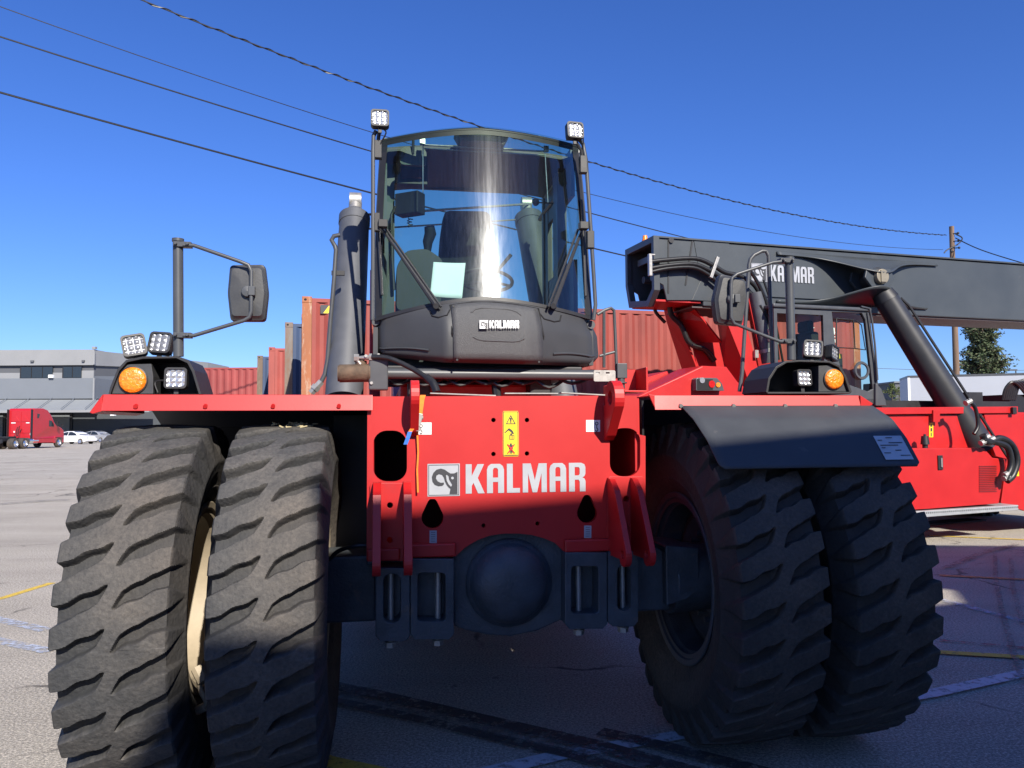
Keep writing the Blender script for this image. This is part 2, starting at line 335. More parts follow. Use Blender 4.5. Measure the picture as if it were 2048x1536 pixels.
RAM = [[(857,100),(835,110),(812,110),(795,100),(775,85),(750,78),(722,85),(702,105),(693,130),(697,160),(712,180),(735,189),(760,187),(770,178),(770,166),(750,168),(730,158),(719,140),(722,122),(738,113),(758,118),(770,135),(776,158),(786,180),(800,198),(812,207),(805,240),(857,240)],
       circ(825, 138, 9, 12), [(783,120),(790,117),(800,128),(803,148),(823,182),(815,193),(800,178),(788,155)]]
def word(text, fn, x0, z0, h, sx=1.0, gap=0.10):
    m = MB(); x = x0
    for ch in text:
        wd, lp = LET[ch]
        m.sheet(lp, lambda u, v, x=x: fn(x+u*h*sx, z0+v*h)); x += (wd+gap)*h*sx
    return m, x
def logo(name, parent, fn, x0, z0, h, width, silver=True):
    """emblem square and the word beside it; fn(u, v, lift) -> point"""
    sq = h*1.10; e = -h*0.07
    part(name+'_emblem', MB().sheet([rrect(x0, z0+e, x0+sq, z0+e+sq, 0.001, 1)], lambda u, v: fn(u, v, 0.002)), SILV, parent)
    g = lambda u, v, k: fn(x0+sq*(0.06+(u-678)/182*0.88), z0+e+sq*(0.06+(240-v)/180*0.88), k)
    part('ram_emblem', MB().sheet(RAM, lambda u, v: g(u, v, 0.004)), DECB, parent)
    m_ = MB()
    for (a, b, c, d) in ((.03,.03,.97,.045), (.03,.955,.97,.97), (.03,.045,.045,.955), (.955,.045,.97,.955)):
        m_.sheet([[(a, b), (c, b), (c, d), (a, d)]], lambda u, v: fn(x0+u*sq, z0+e+v*sq, 0.004))
    part('emblem_line', m_, DECB, parent)
    tot = sum(LET[c][0] for c in 'KALMAR')+0.10*5
    sx = (width-sq-h*0.2)/(tot*h)
    m, _ = word('KALMAR', lambda u, v: fn(u, v, 0.002), x0+sq+h*0.2, z0, h, sx)
    part('lettering', m, SILV, parent)
# ================================================================ ground
def asphalt():
    m = bpy.data.materials.new('asphalt'); m.use_nodes = True; t = m.node_tree; N = t.nodes; L = t.links; b = N['Principled BSDF']
    tc = N.new('ShaderNodeTexCoord')
    def noise(sc, det=6, ro=.6, st=None):
        n = N.new('ShaderNodeTexNoise'); n.inputs['Scale'].default_value = sc; n.inputs['Detail'].default_value = det; n.inputs['Roughness'].default_value = ro
        if st:
            mp = N.new('ShaderNodeMapping'); mp.inputs['Scale'].default_value = st[:3]; mp.inputs['Rotation'].default_value = (0, 0, st[3]); L.new(tc.outputs['Object'], mp.inputs[0]); L.new(mp.outputs[0], n.inputs['Vector'])
        else: L.new(tc.outputs['Object'], n.inputs['Vector'])
        return n.outputs['Fac']
    def ramp(fac, stops):
        r = N.new('ShaderNodeValToRGB'); L.new(fac, r.inputs[0]); e = r.color_ramp.elements
        e[0].position, e[0].color = stops[0][0], stops[0][1]+(1,); e[1].position, e[1].color = stops[-1][0], stops[-1][1]+(1,)
        for p, c in stops[1:-1]: q = e.new(p); q.color = c+(1,)
        return r.outputs[0]
    def mix(f, a, c, mode='MIX'):
        x = N.new('ShaderNodeMixRGB'); x.blend_type = mode
        if isinstance(f, float): x.inputs[0].default_value = f
        else: L.new(f, x.inputs[0])
        for i, q in ((1, a), (2, c)):
            if isinstance(q, tuple): x.inputs[i].default_value = q+(1,)
            else: L.new(q, x.inputs[i])
        return x.outputs[0]
    base = ramp(noise(.35, 8), [(.3, (.345, .318, .270)), (.7, (.42, .388, .335))])
    streak = ramp(noise(.6, 8, .65, (.25, 2.2, 1, .15)), [(.34, (.86, .86, .86)), (.62, (1.04, 1.04, 1.04))])
    c = mix(1.0, base, streak, 'MULTIPLY')
    agg = ramp(noise(58, 5, .85), [(.36, (.42, .41, .40)), (.5, (.95, .95, .95)), (.61, (1.9, 1.85, 1.8))])
    c = mix(.95, c, agg, 'MULTIPLY')
    v = N.new('ShaderNodeTexVoronoi'); v.feature = 'DISTANCE_TO_EDGE'; v.inputs['Scale'].default_value = .42
    mpv = N.new('ShaderNodeMapping'); L.new(tc.outputs['Object'], mpv.inputs[0])
    nw = N.new('ShaderNodeTexNoise'); nw.inputs['Scale'].default_value = 2.2; nw.inputs['Detail'].default_value = 6; L.new(tc.outputs['Object'], nw.inputs['Vector'])
    va = N.new('ShaderNodeMixRGB'); va.inputs[0].default_value = .32; L.new(mpv.outputs[0], va.inputs[1]); L.new(nw.outputs['Color'], va.inputs[2]); L.new(va.outputs[0], v.inputs['Vector'])
    cr = ramp(v.outputs['Distance'], [(.0, (1, 1, 1)), (.0035, (.75, .75, .75)), (.008, (0, 0, 0))])
    crn = ramp(noise(.5, 4), [(.48, (0, 0, 0)), (.58, (1, 1, 1))])
    crk = mix(1.0, cr, crn, 'MULTIPLY')
    c = mix(crk, c, (.09, .082, .072))
    stn = ramp(noise(.9, 9, .7), [(.60, (0, 0, 0)), (.75, (.55, .55, .55))])
    c = mix(stn, c, (.16, .15, .14))
    spots = ramp(noise(5.5, 4, .5), [(.70, (0, 0, 0)), (.74, (.7, .7, .7))])
    c = mix(spots, c, (.13, .12, .11))
    L.new(c, b.inputs['Base Color']); b.inputs['Roughness'].default_value = .88; b.inputs['Specular IOR Level'].default_value = .25
    bp = N.new('ShaderNodeBump'); bp.inputs['Strength'].default_value = .9; bp.inputs['Distance'].default_value = .012
    L.new(noise(90, 4), bp.inputs['Height']); L.new(bp.outputs[0], b.inputs['Normal'])
    return m
gm_ = MB(); gm_.add([(-1500, -60, 0), (1500, -60, 0), (1500, 3000, 0), (-1500, 3000, 0)], [(0, 1, 2, 3)])
struct('ground', gm_, asphalt())
def paint(name, col, wear):
    """worn paint or rubber film: patches drop out and show the asphalt"""
    m = bpy.data.materials.new(name); m.use_nodes = True; t = m.node_tree; N = t.nodes; L = t.links; b = N['Principled BSDF']
    b.inputs['Base Color'].default_value = col+(1,); b.inputs['Roughness'].default_value = .75
    tc = N.new('ShaderNodeTexCoord'); n = N.new('ShaderNodeTexNoise'); n.inputs['Scale'].default_value = 16; n.inputs['Detail'].default_value = 12; n.inputs['Roughness'].default_value = .75
    L.new(tc.outputs['Object'], n.inputs['Vector'])
    r = N.new('ShaderNodeValToRGB'); L.new(n.outputs['Fac'], r.inputs[0]); r.color_ramp.elements[0].position = wear-.07; r.color_ramp.elements[1].position = wear+.08
    tr = N.new('ShaderNodeBsdfTransparent'); mx = N.new('ShaderNodeMixShader'); L.new(r.outputs[0], mx.inputs[0]); L.new(tr.outputs[0], mx.inputs[1]); L.new(b.outputs[0], mx.inputs[2])
    L.new(mx.outputs[0], N['Material Output'].inputs[0]); return m
PY = paint('worn_yellow_paint', (.62, .43, .06), .40); PW_ = paint('worn_white_paint', (.50, .52, .56), .42); PBL = paint('faded_blue_white_paint', (.42, .46, .55), .50)
PO = paint('worn_orange_paint', (.50, .25, .10), .42); PRR = paint('faded_red_paint', (.30, .06, .06), .50); SK = paint('tyre_rubber_mark', (.060, .056, .053), .44); SK2 = paint('faint_tyre_mark', (.17, .16, .145), .52)
_gz = [0.004]
def line(pts, wpx, m, name='road_marking', ext=0):
    """pts pixel pairs on the ground, wpx = width in metres"""
    q = [PG(a, b) for a, b in pts]; mm = MB(); vs = []
    if ext:
        q[-1] = q[-1]+(q[-1]-q[-2]).normalized()*ext
    for i, p in enumerate(q):
        d = (q[min(i+1, len(q)-1)]-q[max(i-1, 0)]).normalized(); n = Vector((-d.y, d.x, 0)); z = _gz[0]
        vs += [(p.x+n.x*wpx/2, p.y+n.y*wpx/2, z), (p.x-n.x*wpx/2, p.y-n.y*wpx/2, z)]
    mm.add(vs, [(2*i, 2*i+1, 2*i+3, 2*i+2) for i in range(len(q)-1)]); _gz[0] += 0.0015
    struct(name, mm, m)
line([(-60, 1213), (10, 1195), (104, 1166)], .10, PY); line([(-60, 1226), (0, 1240), (92, 1261)], .13, PBL); line([(-60, 1268), (0, 1283), (100, 1304)], .13, PBL)
line([(1860, 1072), (2048, 1080)], .10, PY, ext=4); line([(1880, 1152), (2048, 1160)], .11, PO, ext=4); line([(1880, 1200), (2048, 1245)], .11, PBL, ext=2)
line([(1760, 1298), (1880, 1307), (2048, 1317)], .10, PY, ext=2); line([(1880, 1283), (2048, 1298)], .04, PRR, ext=2)
line([(930, 1560), (1130, 1513), (1390, 1470), (1860, 1392), (2048, 1350)], .12, PW_, ext=3); line([(600, 1509), (656, 1528), (800, 1560)], .12, PY)
line([(640, 1370), (760, 1395), (1000, 1452), (1200, 1498), (1420, 1560)], .14, SK, 'tyre_mark'); line([(640, 1400), (800, 1435), (1000, 1483), (1140, 1515), (1300, 1560)], .10, SK, 'tyre_mark')
line([(700, 1390), (1000, 1470), (1300, 1537)], .12, SK2, 'tyre_mark')
line([(1200, 1470), (1330, 1500), (1560, 1560)], .12, SK, 'tyre_mark')
line([(1990, 1110), (1992, 1160), (2003, 1220), (2030, 1320), (2048, 1370)], .05, SK2, 'tyre_mark'); line([(2022, 1120), (2026, 1180), (2048, 1260)], .05, SK2, 'tyre_mark'); line([(1890, 1140), (1960, 1110), (2040, 1090)], .10, SK2, 'tyre_mark')
line([(0, 1010), (90, 1003), (140, 1001)], .25, SK2, 'tyre_mark'); line([(0, 927), (160, 918)], .3, SK2, 'tyre_mark')
# drain grate under the second machine
gr = MB(); ga, gb = PG(1846, 1052), PG(1972, 1042); dv = (gb-ga); n_ = Vector((-dv.y, dv.x, 0)).normalized()*.35
for i in range(46):
    p = ga+dv*(i/45); gr.box(p+n_*.5+Vector((0, 0, .012)), (.02, .36, .024), Matrix.Rotation(math.atan2(dv.y, dv.x), 4, 'Z'))
gr.box(ga+dv*.5+Vector((0, 0, .012)), (dv.length, .02, .026), Matrix.Rotation(math.atan2(dv.y, dv.x), 4, 'Z')).box(ga+dv*.5+n_+Vector((0, 0, .012)), (dv.length, .02, .026), Matrix.Rotation(math.atan2(dv.y, dv.x), 4, 'Z'))
tag(part('drain_grate', gr, BLK), 'black slotted drain grate in the asphalt under the second machine', 'drain grate')

# ================================================================ shipping containers
def contmat(name, col, dirt, amt, dsc=2.0, var=.22): return mat(name, col, .62, 0, var, 2.0, 0.12, 30, dirt=dirt, dirt_amt=amt, dirt_scale=dsc, stretch=(1, 1, .35))
RUSTY = (.16, .06, .025)
C_RED = contmat('container_red', (.25, .046, .034), (.36, .14, .10), .03); C_BLUE = contmat('container_blue', (.035, .06, .12), (.07, .075, .08), .12)
C_BRN = contmat('container_brown', (.17, .075, .048), (.11, .06, .035), .25); C_RED2 = contmat('container_brick', (.30, .06, .045), RUSTY, .08); C_ROSE = contmat('container_rose', (.27, .050, .045), (.38, .12, .1), .05)
POSTR = contmat('rusty_post', (.30, .10, .035), (.46, .36, .27), .30, 6); POSTG = contmat('grey_rusty_post', (.17, .15, .13), (.16, .085, .05), .55, 5); POSTB = contmat('brown_post', (.13, .09, .06), (.2, .18, .13), .3, 5)
def container(label, col, post, origin, ang, L=12.19, H=2.90, W=2.44, z0=1.32, text=None, stripe=False, group=None, fine=True, name='shipping_container'):
    """long side along +x from the origin corner, end face at x=0, y into the distance"""
    t = thing(name, label, 'container', (origin[0], origin[1], z0), R(ang), group)
    c = .178
    for x in (0, L-c):
        for y in (0, W-c):
            part('corner_post', MB().boxb((x+.004, y+.004, .1185), (x+c-.004, y+c-.004, H-.1185)), post, t)
            for z in (0, H-.118): part('corner_casting', MB().boxb((x, y, z), (x+c, y+c, z+.118)), post, t, bevel=.01)
    hm_ = MB()
    for x in (0, L-c):
        for z in (.035, H-.085): hm_.prism([[ (x+.06+.025*math.cos(a)+.0, z+.025+.022*math.sin(a)) for a in [k*math.pi/6 for k in range(12)]]], lambda u, v, k: (u+.0, k, v), -.002, .004)
        for z in (.035, H-.085): pass
    part('casting_hole', hm_, DARK, t)
    rm = MB()
    for y in (.01, W-.07): rm.boxb((c, y, H-.10), (L-c, y+.06, H-.03)); rm.boxb((c, y, .0), (L-c, y+.06, .15))
    for x in (.02, L-.10): rm.boxb((x, c, H-.12), (x+.08, W-c, H-.02)); rm.boxb((x, c, 0), (x+.08, W-c, .15))
    part('rail', rm, col, t)
    def corr(length, p=.278, d=.036):
        pts = []; x = 0; n = int(length/p); s_ = length/n
        for i in range(n): x = i*s_; pts += [(x, 0), (x+s_*.25, 0), (x+s_*.5-.0, d), (x+s_*.75, d)]
        pts.append((length, 0)); return pts
    sm_ = MB()
    prof = corr(L-2*c)
    for y, sg in ((.012, 1), (W-.012, -1)):
        vs = [(c+a, y+sg*b, z) for z in (.15, H-.10) for a, b in prof]; k = len(prof); sm_.add(vs, [(i, i+1, k+i+1, k+i) for i in range(k-1)])
    part('side_panel', sm_, col, t, solid=.003)
    em = MB(); prof2 = corr(W-2*c, .25, .045)
    for x, sg in ((.03, 1), (L-.03, -1)):
        vs = [(x+sg*b, c+a, z) for z in (.15, H-.12) for a, b in prof2]; k = len(prof2); em.add(vs, [(i, i+1, k+i+1, k+i) for i in range(k-1)])
    part('end_panel', em, col, t, solid=.003)
    part('roof', MB().boxb((.05, .05, H-.05), (L-.05, W-.05, H-.03)), col, t)
    part('floor', MB().boxb((.05, .05, .08), (L-.05, W-.05, .12)), BLK, t)
    if stripe:
        sy = MB()
        for k in range(3): x = c+.20+k*.20; sy.add([(x, .003, H-.30), (x+.09, .003, H-.30), (x+.19, .003, H-.16), (x+.10, .003, H-.16)], [(0, 1, 2, 3)])
        part('hazard_stripe', sy, YEL, t)
        part('hazard_plate', MB().boxb((c+.15, .006, H-.31), (c+.85, .012, H-.15)), DECB, t)
    if text:
        for (tx, x, z, h) in text:
            m = MB()
            for i, ch in enumerate(tx):
                wd_, lp = LET[ch]
                m.sheet(lp, lambda u, v, i=i: (x+u*h, .002, z-i*h*1.25+v*h))
            part('lettering', m, WHT, t)
    return t
def chassis(label, origin, ang, L=12.4):
    t = thing('container_chassis', label, 'trailer chassis', (origin[0], origin[1], 0), R(ang), 'chassis under the containers')
    part('frame', MB().boxb((0, .55, .95), (L, .70, 1.20)).boxb((0, 1.74, .95), (L, 1.89, 1.20)).boxb((.05, .02, 1.05), (.25, 2.42, 1.21)).boxb((L-.25, .02, 1.05), (L-.05, 2.42, 1.21)), BLK, t)
    part('landing_leg', MB().boxb((2.6, .45, .05), (2.72, .57, 1.0)).boxb((2.6, 1.87, .05), (2.72, 1.99, 1.0)), BLK, t)
    wm = MB()
    for x in (L-2.6, L-1.3):
        for y in (.10, .42, 1.75, 2.07): wm.lathe([(y, .28), (y, .48), (y+.04, .52), (y+.22, .52), (y+.26, .48), (y+.26, .28)], (x, 0, .52), 'Y', 24)
    part('wheel', wm, RUBD, t)
A_ = PG(0, 0)
def wxz(px, z, py):    # ground plan position of a pixel whose height is z
    return FW.un(px, py, 2, z)
ZT = 4.22
def row(px, py): q = wxz(px, ZT, py); return (q.x, q.y)
rows = [((604, 592), 'red container with rusty orange corner post and yellow striped top edge, nearest of the row', C_RED, POSTR, True, [('TGHU', 10.75, 2.50, .15), ('45G1', 11.28, 2.50, .15)], 'c1'),
        ((570, 644), 'blue container with worn grey corner post, second in the row', C_BLUE, POSTG, False, None, 'c2'),
        ((537.5, 694), 'brick red container behind the blue one, third in the row', C_RED2, C_RED2, False, None, 'c3'),
        ((514.5, 711), 'container with brown-grey corner post, farthest of the staggered row', C_BLUE, POSTB, False, None, 'c4')]
for i, (px_, lab_, c_, p_, stp, tx, _) in enumerate(rows):
    o = row(*px_); container(lab_, c_, p_, o, 15.5, L=(12.02 if i == 0 else 12.19), text=tx, stripe=stp, group='containers staggered behind the front machine')
    chassis(['trailer chassis under the nearest red container', 'trailer chassis under the blue container', 'trailer chassis under the brick red container', 'trailer chassis under the farthest staggered container'][i], o, 15.5)
o = FW.un(404, 734, 2, ZT)
container('rose red container seen side-on in the distance left of the blue one', C_ROSE, C_ROSE, (o.x-.4, o.y), -1.0, group='containers staggered behind the front machine')
chassis('trailer chassis under the distant rose red container', (o.x-.4, o.y), -1.0)
# unseen, added flat-roofed building behind the photographer: its shadow lies over the lower part of the front machine
bh = thing('blocker', 'added, unseen pale grey flat-roofed building behind the photographer, shading the foreground', 'blocker')
BHM = mat('blocker_cladding', (.32, .31, .29), .7, 0, .1, .5)
HB = 7.77; kk = HB/math.tan(SUN_EL); shx, shy = -math.sin(SUN_AZ)*kk, math.cos(SUN_AZ)*kk
fp = [(-1.90-shx, 4.62-shy), (-1.36-shx, 4.66-shy), (-1.93-shx, 5.88-shy), (-.2-shx, 6.34-shy), (1.0-shx, 6.80-shy), (4.60-shx, 8.03-shy), (6.12-shx, 11.78-shy), (7.9-shx, 11.62-shy), (22, -.5), (22, -20), (-1.90-shx, -20)]  # outline shaped to drop the wanted shadow edge
part('wall', MB().prism([fp], lambda u, v, k: (u, v, k), 0, HB-.12), BHM, bh)
part('roof', MB().prism([fp], lambda u, v, k: (u, v, k), HB-.119, HB), mat('roof_edge', (.2, .2, .2), .7), bh)
cn = [(5.02-shx, 9.02-shy), (6.12-shx, 11.78-shy), (3.4-shx, 11.95-shy), (3.2-shx, 9.15-shy)]
part('shade_canopy', MB().prism([cn], lambda u, v, k: (u, v, k), HB-.30, HB-.13), mat('roof_edge', (.2, .2, .2), .7), bh)  # overhang added to shade ground the walls cannot reach
dA, dB = Vector(fp[4]), Vector(fp[5]); dd = (dB-dA).normalized(); nn = Vector((-dd.y, dd.x))
def onw(u, z, off): q = dA+dd*u+nn*off; return (q.x, q.y, z)
dr = part('door', MB().hexa([onw(2, .02, .02), onw(5, .02, .02), onw(5, 3.2, .02), onw(2, 3.2, .02)], [onw(2, .02, .06), onw(5, .02, .06), onw(5, 3.2, .06), onw(2, 3.2, .06)]), mat('shutter_door', (.2, .2, .21), .6), bh)
# ================================================================ warehouse, far left
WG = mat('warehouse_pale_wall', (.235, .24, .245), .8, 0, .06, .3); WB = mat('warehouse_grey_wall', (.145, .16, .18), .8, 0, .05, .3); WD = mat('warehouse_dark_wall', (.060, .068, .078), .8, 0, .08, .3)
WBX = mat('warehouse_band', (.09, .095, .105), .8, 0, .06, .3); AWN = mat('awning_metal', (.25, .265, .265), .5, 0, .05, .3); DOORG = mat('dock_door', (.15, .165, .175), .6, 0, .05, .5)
wh = thing('warehouse', 'long pale grey two-storey warehouse with a metal awning at the far left', 'warehouse')
def wz(py, Y): return PW(0, py, Y).z
def wx(px, Y): return PW(px, 800, Y).x
YW = 128.0
def wbox(name, px0, px1, py0, py1, Y, dep, m, k=None):
    return part(name, MB().boxb((wx(px0, Y), Y, wz(py1, Y) if py1 < 880 else 0), (wx(px1, Y), Y+dep, wz(py0, Y))), m, wh)
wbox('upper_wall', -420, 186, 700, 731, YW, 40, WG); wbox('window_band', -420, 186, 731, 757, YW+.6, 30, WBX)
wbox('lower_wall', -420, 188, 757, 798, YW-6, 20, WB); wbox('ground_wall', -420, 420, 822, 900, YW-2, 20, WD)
wbox('pale_pier', 103, 124, 746, 758, YW+.4, .2, WG); wbox('pale_pier', -60, 38, 746, 757, YW+.4, .2, WG); wbox('pale_pier', 161, 186, 742, 757, YW+.4, .2, WG)
for (a, b) in ((38, 60), (60, 82), (82, 103), (123, 142), (142, 161)):
    f = wbox('window', a, b, 733.5, 757, YW+.3, .3, BLK)
    part('pane', MB().boxb((wx(a+1, YW), YW+.2, wz(756, YW)), (wx(b-1, YW), YW+.29, wz(734.5, YW))), WINDK, f)
# wing turning away to the right
def wing(name, pa, pb, ya, yb, ta, tb, ba, bb, m):
    A = [Vector((wx(pa, ya), ya, wz(ta, ya))), Vector((wx(pb, yb), yb, wz(tb, yb)))]; B = [Vector((A[0].x, ya, wz(ba, ya) if ba < 890 else 0)), Vector((A[1].x, yb, wz(bb, yb) if bb < 890 else 0))]
    d = Vector((0, 12, 0)); part(name, MB().hexa([B[0], B[1], B[1]+d, B[0]+d], [A[0], A[1], A[1]+d, A[0]+d]), m, wh)
wing('wing_wall', 186.2, 415, YW, YW+34, 702, 727, 732, 742, WG); wing('wing_band', 186.2, 415, YW+.5, YW+34.5, 732, 742, 753, 757, WBX); wing('wing_lower', 186.2, 415, YW+.2, YW+34.2, 753, 757, 800, 806, WB)
wbox('downpipe', 185, 187.6, 757, 806, YW-6.4, .3, WG); wbox('downpipe', 184.6, 187, 704, 730, YW-.4, .3, WG)
aw = MB().hexa([(wx(-420, YW-7), YW-7, wz(797, YW-7)), (wx(300, YW-7), YW-7, wz(801, YW-7)), (wx(300, YW-7), YW-6, wz(801, YW-7)), (wx(-420, YW-7), YW-6, wz(797, YW-7))],
                [(wx(-420, YW-14), YW-14, wz(819, YW-14)), (wx(300, YW-14), YW-14, wz(823.5, YW-14)), (wx(300, YW-14), YW-13.6, wz(824.5, YW-14)), (wx(-420, YW-14), YW-13.6, wz(821, YW-14))])
part('awning', aw, AWN, wh)
am = MB()
for k in range(14): x = wx(-300+k*45, YW-7); am.tube([(x, YW-7, wz(797.5, YW-7)+.12), (x+1.9, YW-14, wz(820, YW-14)+.15)], .05, 6)
part('awning_seam', am, WB, wh)
part('awning_edge', MB().boxb((wx(-420, YW-14), YW-14.2, wz(823, YW-14)-.2), (wx(300, YW-14), YW-14.02, wz(821, YW-14))), WG, wh)
for (a, b) in ((100, 141), (-30, 8)):
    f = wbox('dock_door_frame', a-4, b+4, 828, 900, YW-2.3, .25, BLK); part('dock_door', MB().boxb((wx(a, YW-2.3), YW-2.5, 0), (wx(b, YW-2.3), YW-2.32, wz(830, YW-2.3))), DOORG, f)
wbox('roof_light', 181, 188, 694, 699, YW, .6, WG); wbox('roof_light', 221, 229, 828.5, 832.5, YW-15, .6, WHT)
wbox('wall_light', 95, 104, 750, 756, YW-6.5, .4, WHT)
wbox('vent', 161, 166, 721, 724.5, YW-.3, .3, WBX); wbox('vent', 58, 64, 721, 724.5, YW-.3, .3, WBX)

# ================================================================ red road tractor
TR = mat('tractor_red', (.42, .012, .018), .3, 0, .05, 2, coat=.5); CHR = mat('chrome', (.75, .75, .76), .2, .95, .05, 5)
def lerp(a, b, k): return a+(b-a)*k
tp = PG(66, 897); tv = thing('semi_truck', 'red sleeper-cab road tractor parked without a trailer near the warehouse', 'truck', (tp.x-1.25, tp.y, 0), R(90-3))
# local: +x forward, +y left, origin mid at cab back
side = [(0,.95),(0,3.75),(.15,3.90),(1.5,3.92),(2.15,3.75),(2.8,3.15),(3.2,2.55),(3.55,2.30),(4.7,1.95),(5.05,1.75),(5.15,1.2),(5.15,.55),(4.95,.45),(3.2,.45),(3.1,.95)]
def yb_(u, v): return 1.24
bd_ = MB(); n = len(side)
vs = [(u, s_*(1.24 if u < 3.3 else lerp(1.2, 1.0, (u-3.3)/1.9)), v) for s_ in (-1, 1) for u, v in side]
bd_.prism([side], lambda u, v, k: (u, k*(1.24 if u < 3.3 else lerp(1.22, 1.02, (u-3.3)/1.9)), v), -1, 1)
part('cab_body', bd_, TR, tv, bevel=.06)
for s_ in (-1, 1):
    part('side_window', MB().prism([[(2.35, 2.15), (2.35, 2.75), (2.75, 2.72), (3.1, 2.35), (3.1, 2.15)]], lambda u, v, k: (u, s_*(1.242+k), v), 0, .01), WINDK, tv)
    part('sleeper_window', MB().prism([[(.55, 2.95), (.55, 3.4), (.95, 3.35), (.8, 2.95)]], lambda u, v, k: (u, s_*(1.242+k), v), 0, .01), WINDK, tv)
    part('side_skirt', MB().boxb((.2, s_*1.21-.03, .55), (3.1, s_*1.21+.03, .94)), TR, tv)
    part('fuel_tank', MB().cyl((-.4, s_*.95, .75), (.9, s_*.95, .75), .30, n=20), CHR, tv, smooth=True)
    part('door_mirror', MB().boxb((3.25, s_*1.5-.08, 2.15), (3.32, s_*1.5+.08, 2.65)).tube([(3.2, s_*1.2, 2.6), (3.28, s_*1.5, 2.6)], .02, 6).boxb((4.4, s_*1.25-.06, 2.1), (4.46, s_*1.25+.06, 2.4)), BLK, tv)
    part('fairing', MB().boxb((-.30, s_*1.20-.02, 1.0), (.0, s_*1.20+.02, 3.8)), BLK, tv)
part('back_ribs', MB().prism([[(-1.0, 2.6), (-.5, 3.2), (-.1, 2.6)]], lambda u, v, k: (-k, u+.1, v), 0, .04).prism([[(.1, 2.6), (.5, 3.2), (1.0, 2.6)]], lambda u, v, k: (-k, u, v), 0, .04).boxb((-.04, -1.0, 1.5), (0, -.1, 1.62)).boxb((-.04, .1, 1.5), (0, 1.0, 1.62)).boxb((-.04, -.03, 1.2), (0, .03, 3.5)), TR, tv, bevel=.015)
part('back_marker', MB().boxb((-.05, -.9, 2.45), (-.041, -.55, 2.53)).boxb((-.05, .5, 2.45), (-.041, .95, 2.53)).boxb((-.05, -1.05, 1.3), (-.041, -.98, 1.5)).boxb((-.05, .55, 1.55), (-.041, .68, 1.7)), WHT, tv)
part('air_lines', MB().tube([(-.05, .1, 2.2), (-.5, .0, 1.2), (-.05, -.1, 1.9)], .03, 6, smooth_n=5).tube([(-.05, .3, 2.1), (-.6, .2, 1.1)], .03, 6), BLK, tv)
part('chassis_rails', MB().boxb((-3.6, .35, .75), (.5, .45, 1.05)).boxb((-3.6, -.45, .75), (.5, -.35, 1.05)).boxb((-3.75, -.9, .6), (-3.6, .9, .95)), BLK, tv)
part('fifth_wheel', MB().boxb((-2.3, -.5, 1.06), (-1.3, .5, 1.2)), BLK, tv)
for (x, dual) in ((-1.1, 1), (-2.4, 1), (4.05, 0)):
    for s_ in (-1, 1):
        tt = bpy.data.objects.new('wheel', None); COL.objects.link(tt); tt.parent = tv; tt.location = (x, s_*(1.0 if dual else 1.08), .52)
        wd_ = .28 if dual else .15
        part('tyre', MB().lathe([(-wd_, .30), (-wd_, .47), (-wd_+.05, .52), (wd_-.05, .52), (wd_, .47), (wd_, .30)], n=28, axis='Y'), RUBD, tt, smooth=True)
        part('rim', MB().lathe([(s_*(wd_+.005), .30), (s_*(wd_-.08), .24), (s_*(wd_-.05), .1), (s_*(wd_), 0)], n=24, axis='Y'), CHR, tt, smooth=True)
for s_ in (-1, 1): part('mudguard', MB().boxb((3.45, s_*1.02-.2, 1.05), (4.65, s_*1.02+.2, 1.12)), TR, tv)

# ================================================================ two parked cars
def car(label, pos, ang, col, window_mat):
    t = thing('parked_car', label, 'car', pos, R(ang), 'cars parked by the warehouse')
    prof = [(-2.30,.45),(-2.36,.75),(-2.30,1.02),(-2.05,1.18),(-1.45,1.45),(-.70,1.60),(.10,1.60),(.70,1.42),(1.30,1.10),(1.95,.98),(2.30,.82),(2.38,.60),(2.32,.35),(1.95,.28),(-2.1,.28)]
    def hw(u, v): return (.93 if v < 1.05 else lerp(.90, .66, (v-1.05)/.55))*(1-.10*max(0, abs(u)-1.6))
    part('body', MB().prism([prof], lambda u, v, k: (u, k*hw(u, v), v), -1, 1), col, t, bevel=.05)
    for s_ in (-1, 1):
        for w4 in ([(-1.55, 1.12), (-1.35, 1.38), (-.72, 1.52), (-.45, 1.53), (-.50, 1.08)], [(-.40, 1.08), (-.36, 1.53), (.10, 1.52), (.62, 1.34), (.98, 1.08)]):
            part('side_window', MB().prism([w4], lambda u, v, k: (u, s_*(hw(u, v)+.008+k), v), 0, .008), window_mat, t)
        for x in (-1.45, 1.45):
            tt = bpy.data.objects.new('wheel', None); COL.objects.link(tt); tt.parent = t; tt.location = (x, s_*.84, .35)
            part('tyre', MB().lathe([(-.12, .22), (-.12, .32), (-.08, .35), (.08, .35), (.12, .32), (.12, .22)], n=24, axis='Y'), RUBD, tt, smooth=True)
            part('rim', MB().lathe([(s_*.125, .24), (s_*.10, .16), (s_*.12, 0)], n=10, axis='Y'), CHR, tt)
    part('windscreen', MB().prism([[(-.56, 0), (.56, 0), (.70, 1), (-.70, 1)]], lambda u, v, k: (lerp(.22, 1.22, v)+k, u, lerp(1.575, 1.145, v)+.012), 0, .01), window_mat, t)
    part('head_light', MB().boxb((2.18, -.82, .70), (2.36, -.52, .80)).boxb((2.18, .52, .70), (2.36, .82, .80)), LENS, t, bevel=.02)
    return t
CWH = mat('white_car_paint', (.75, .75, .76), .25, 0, .03, 2, coat=.6); CGR = mat('grey_car_paint', (.28, .29, .31), .25, 0, .03, 2, coat=.6)
p = PG(152, 888); car('small white hatchback parked side-on beside the red road tractor', (p.x, p.y, 0), -14, CWH, WINDK)
p = PG(196, 884.5); car('grey car parked behind the white hatchback, half hidden by the tyre', (p.x, p.y, 0), -20, CGR, WINDK)

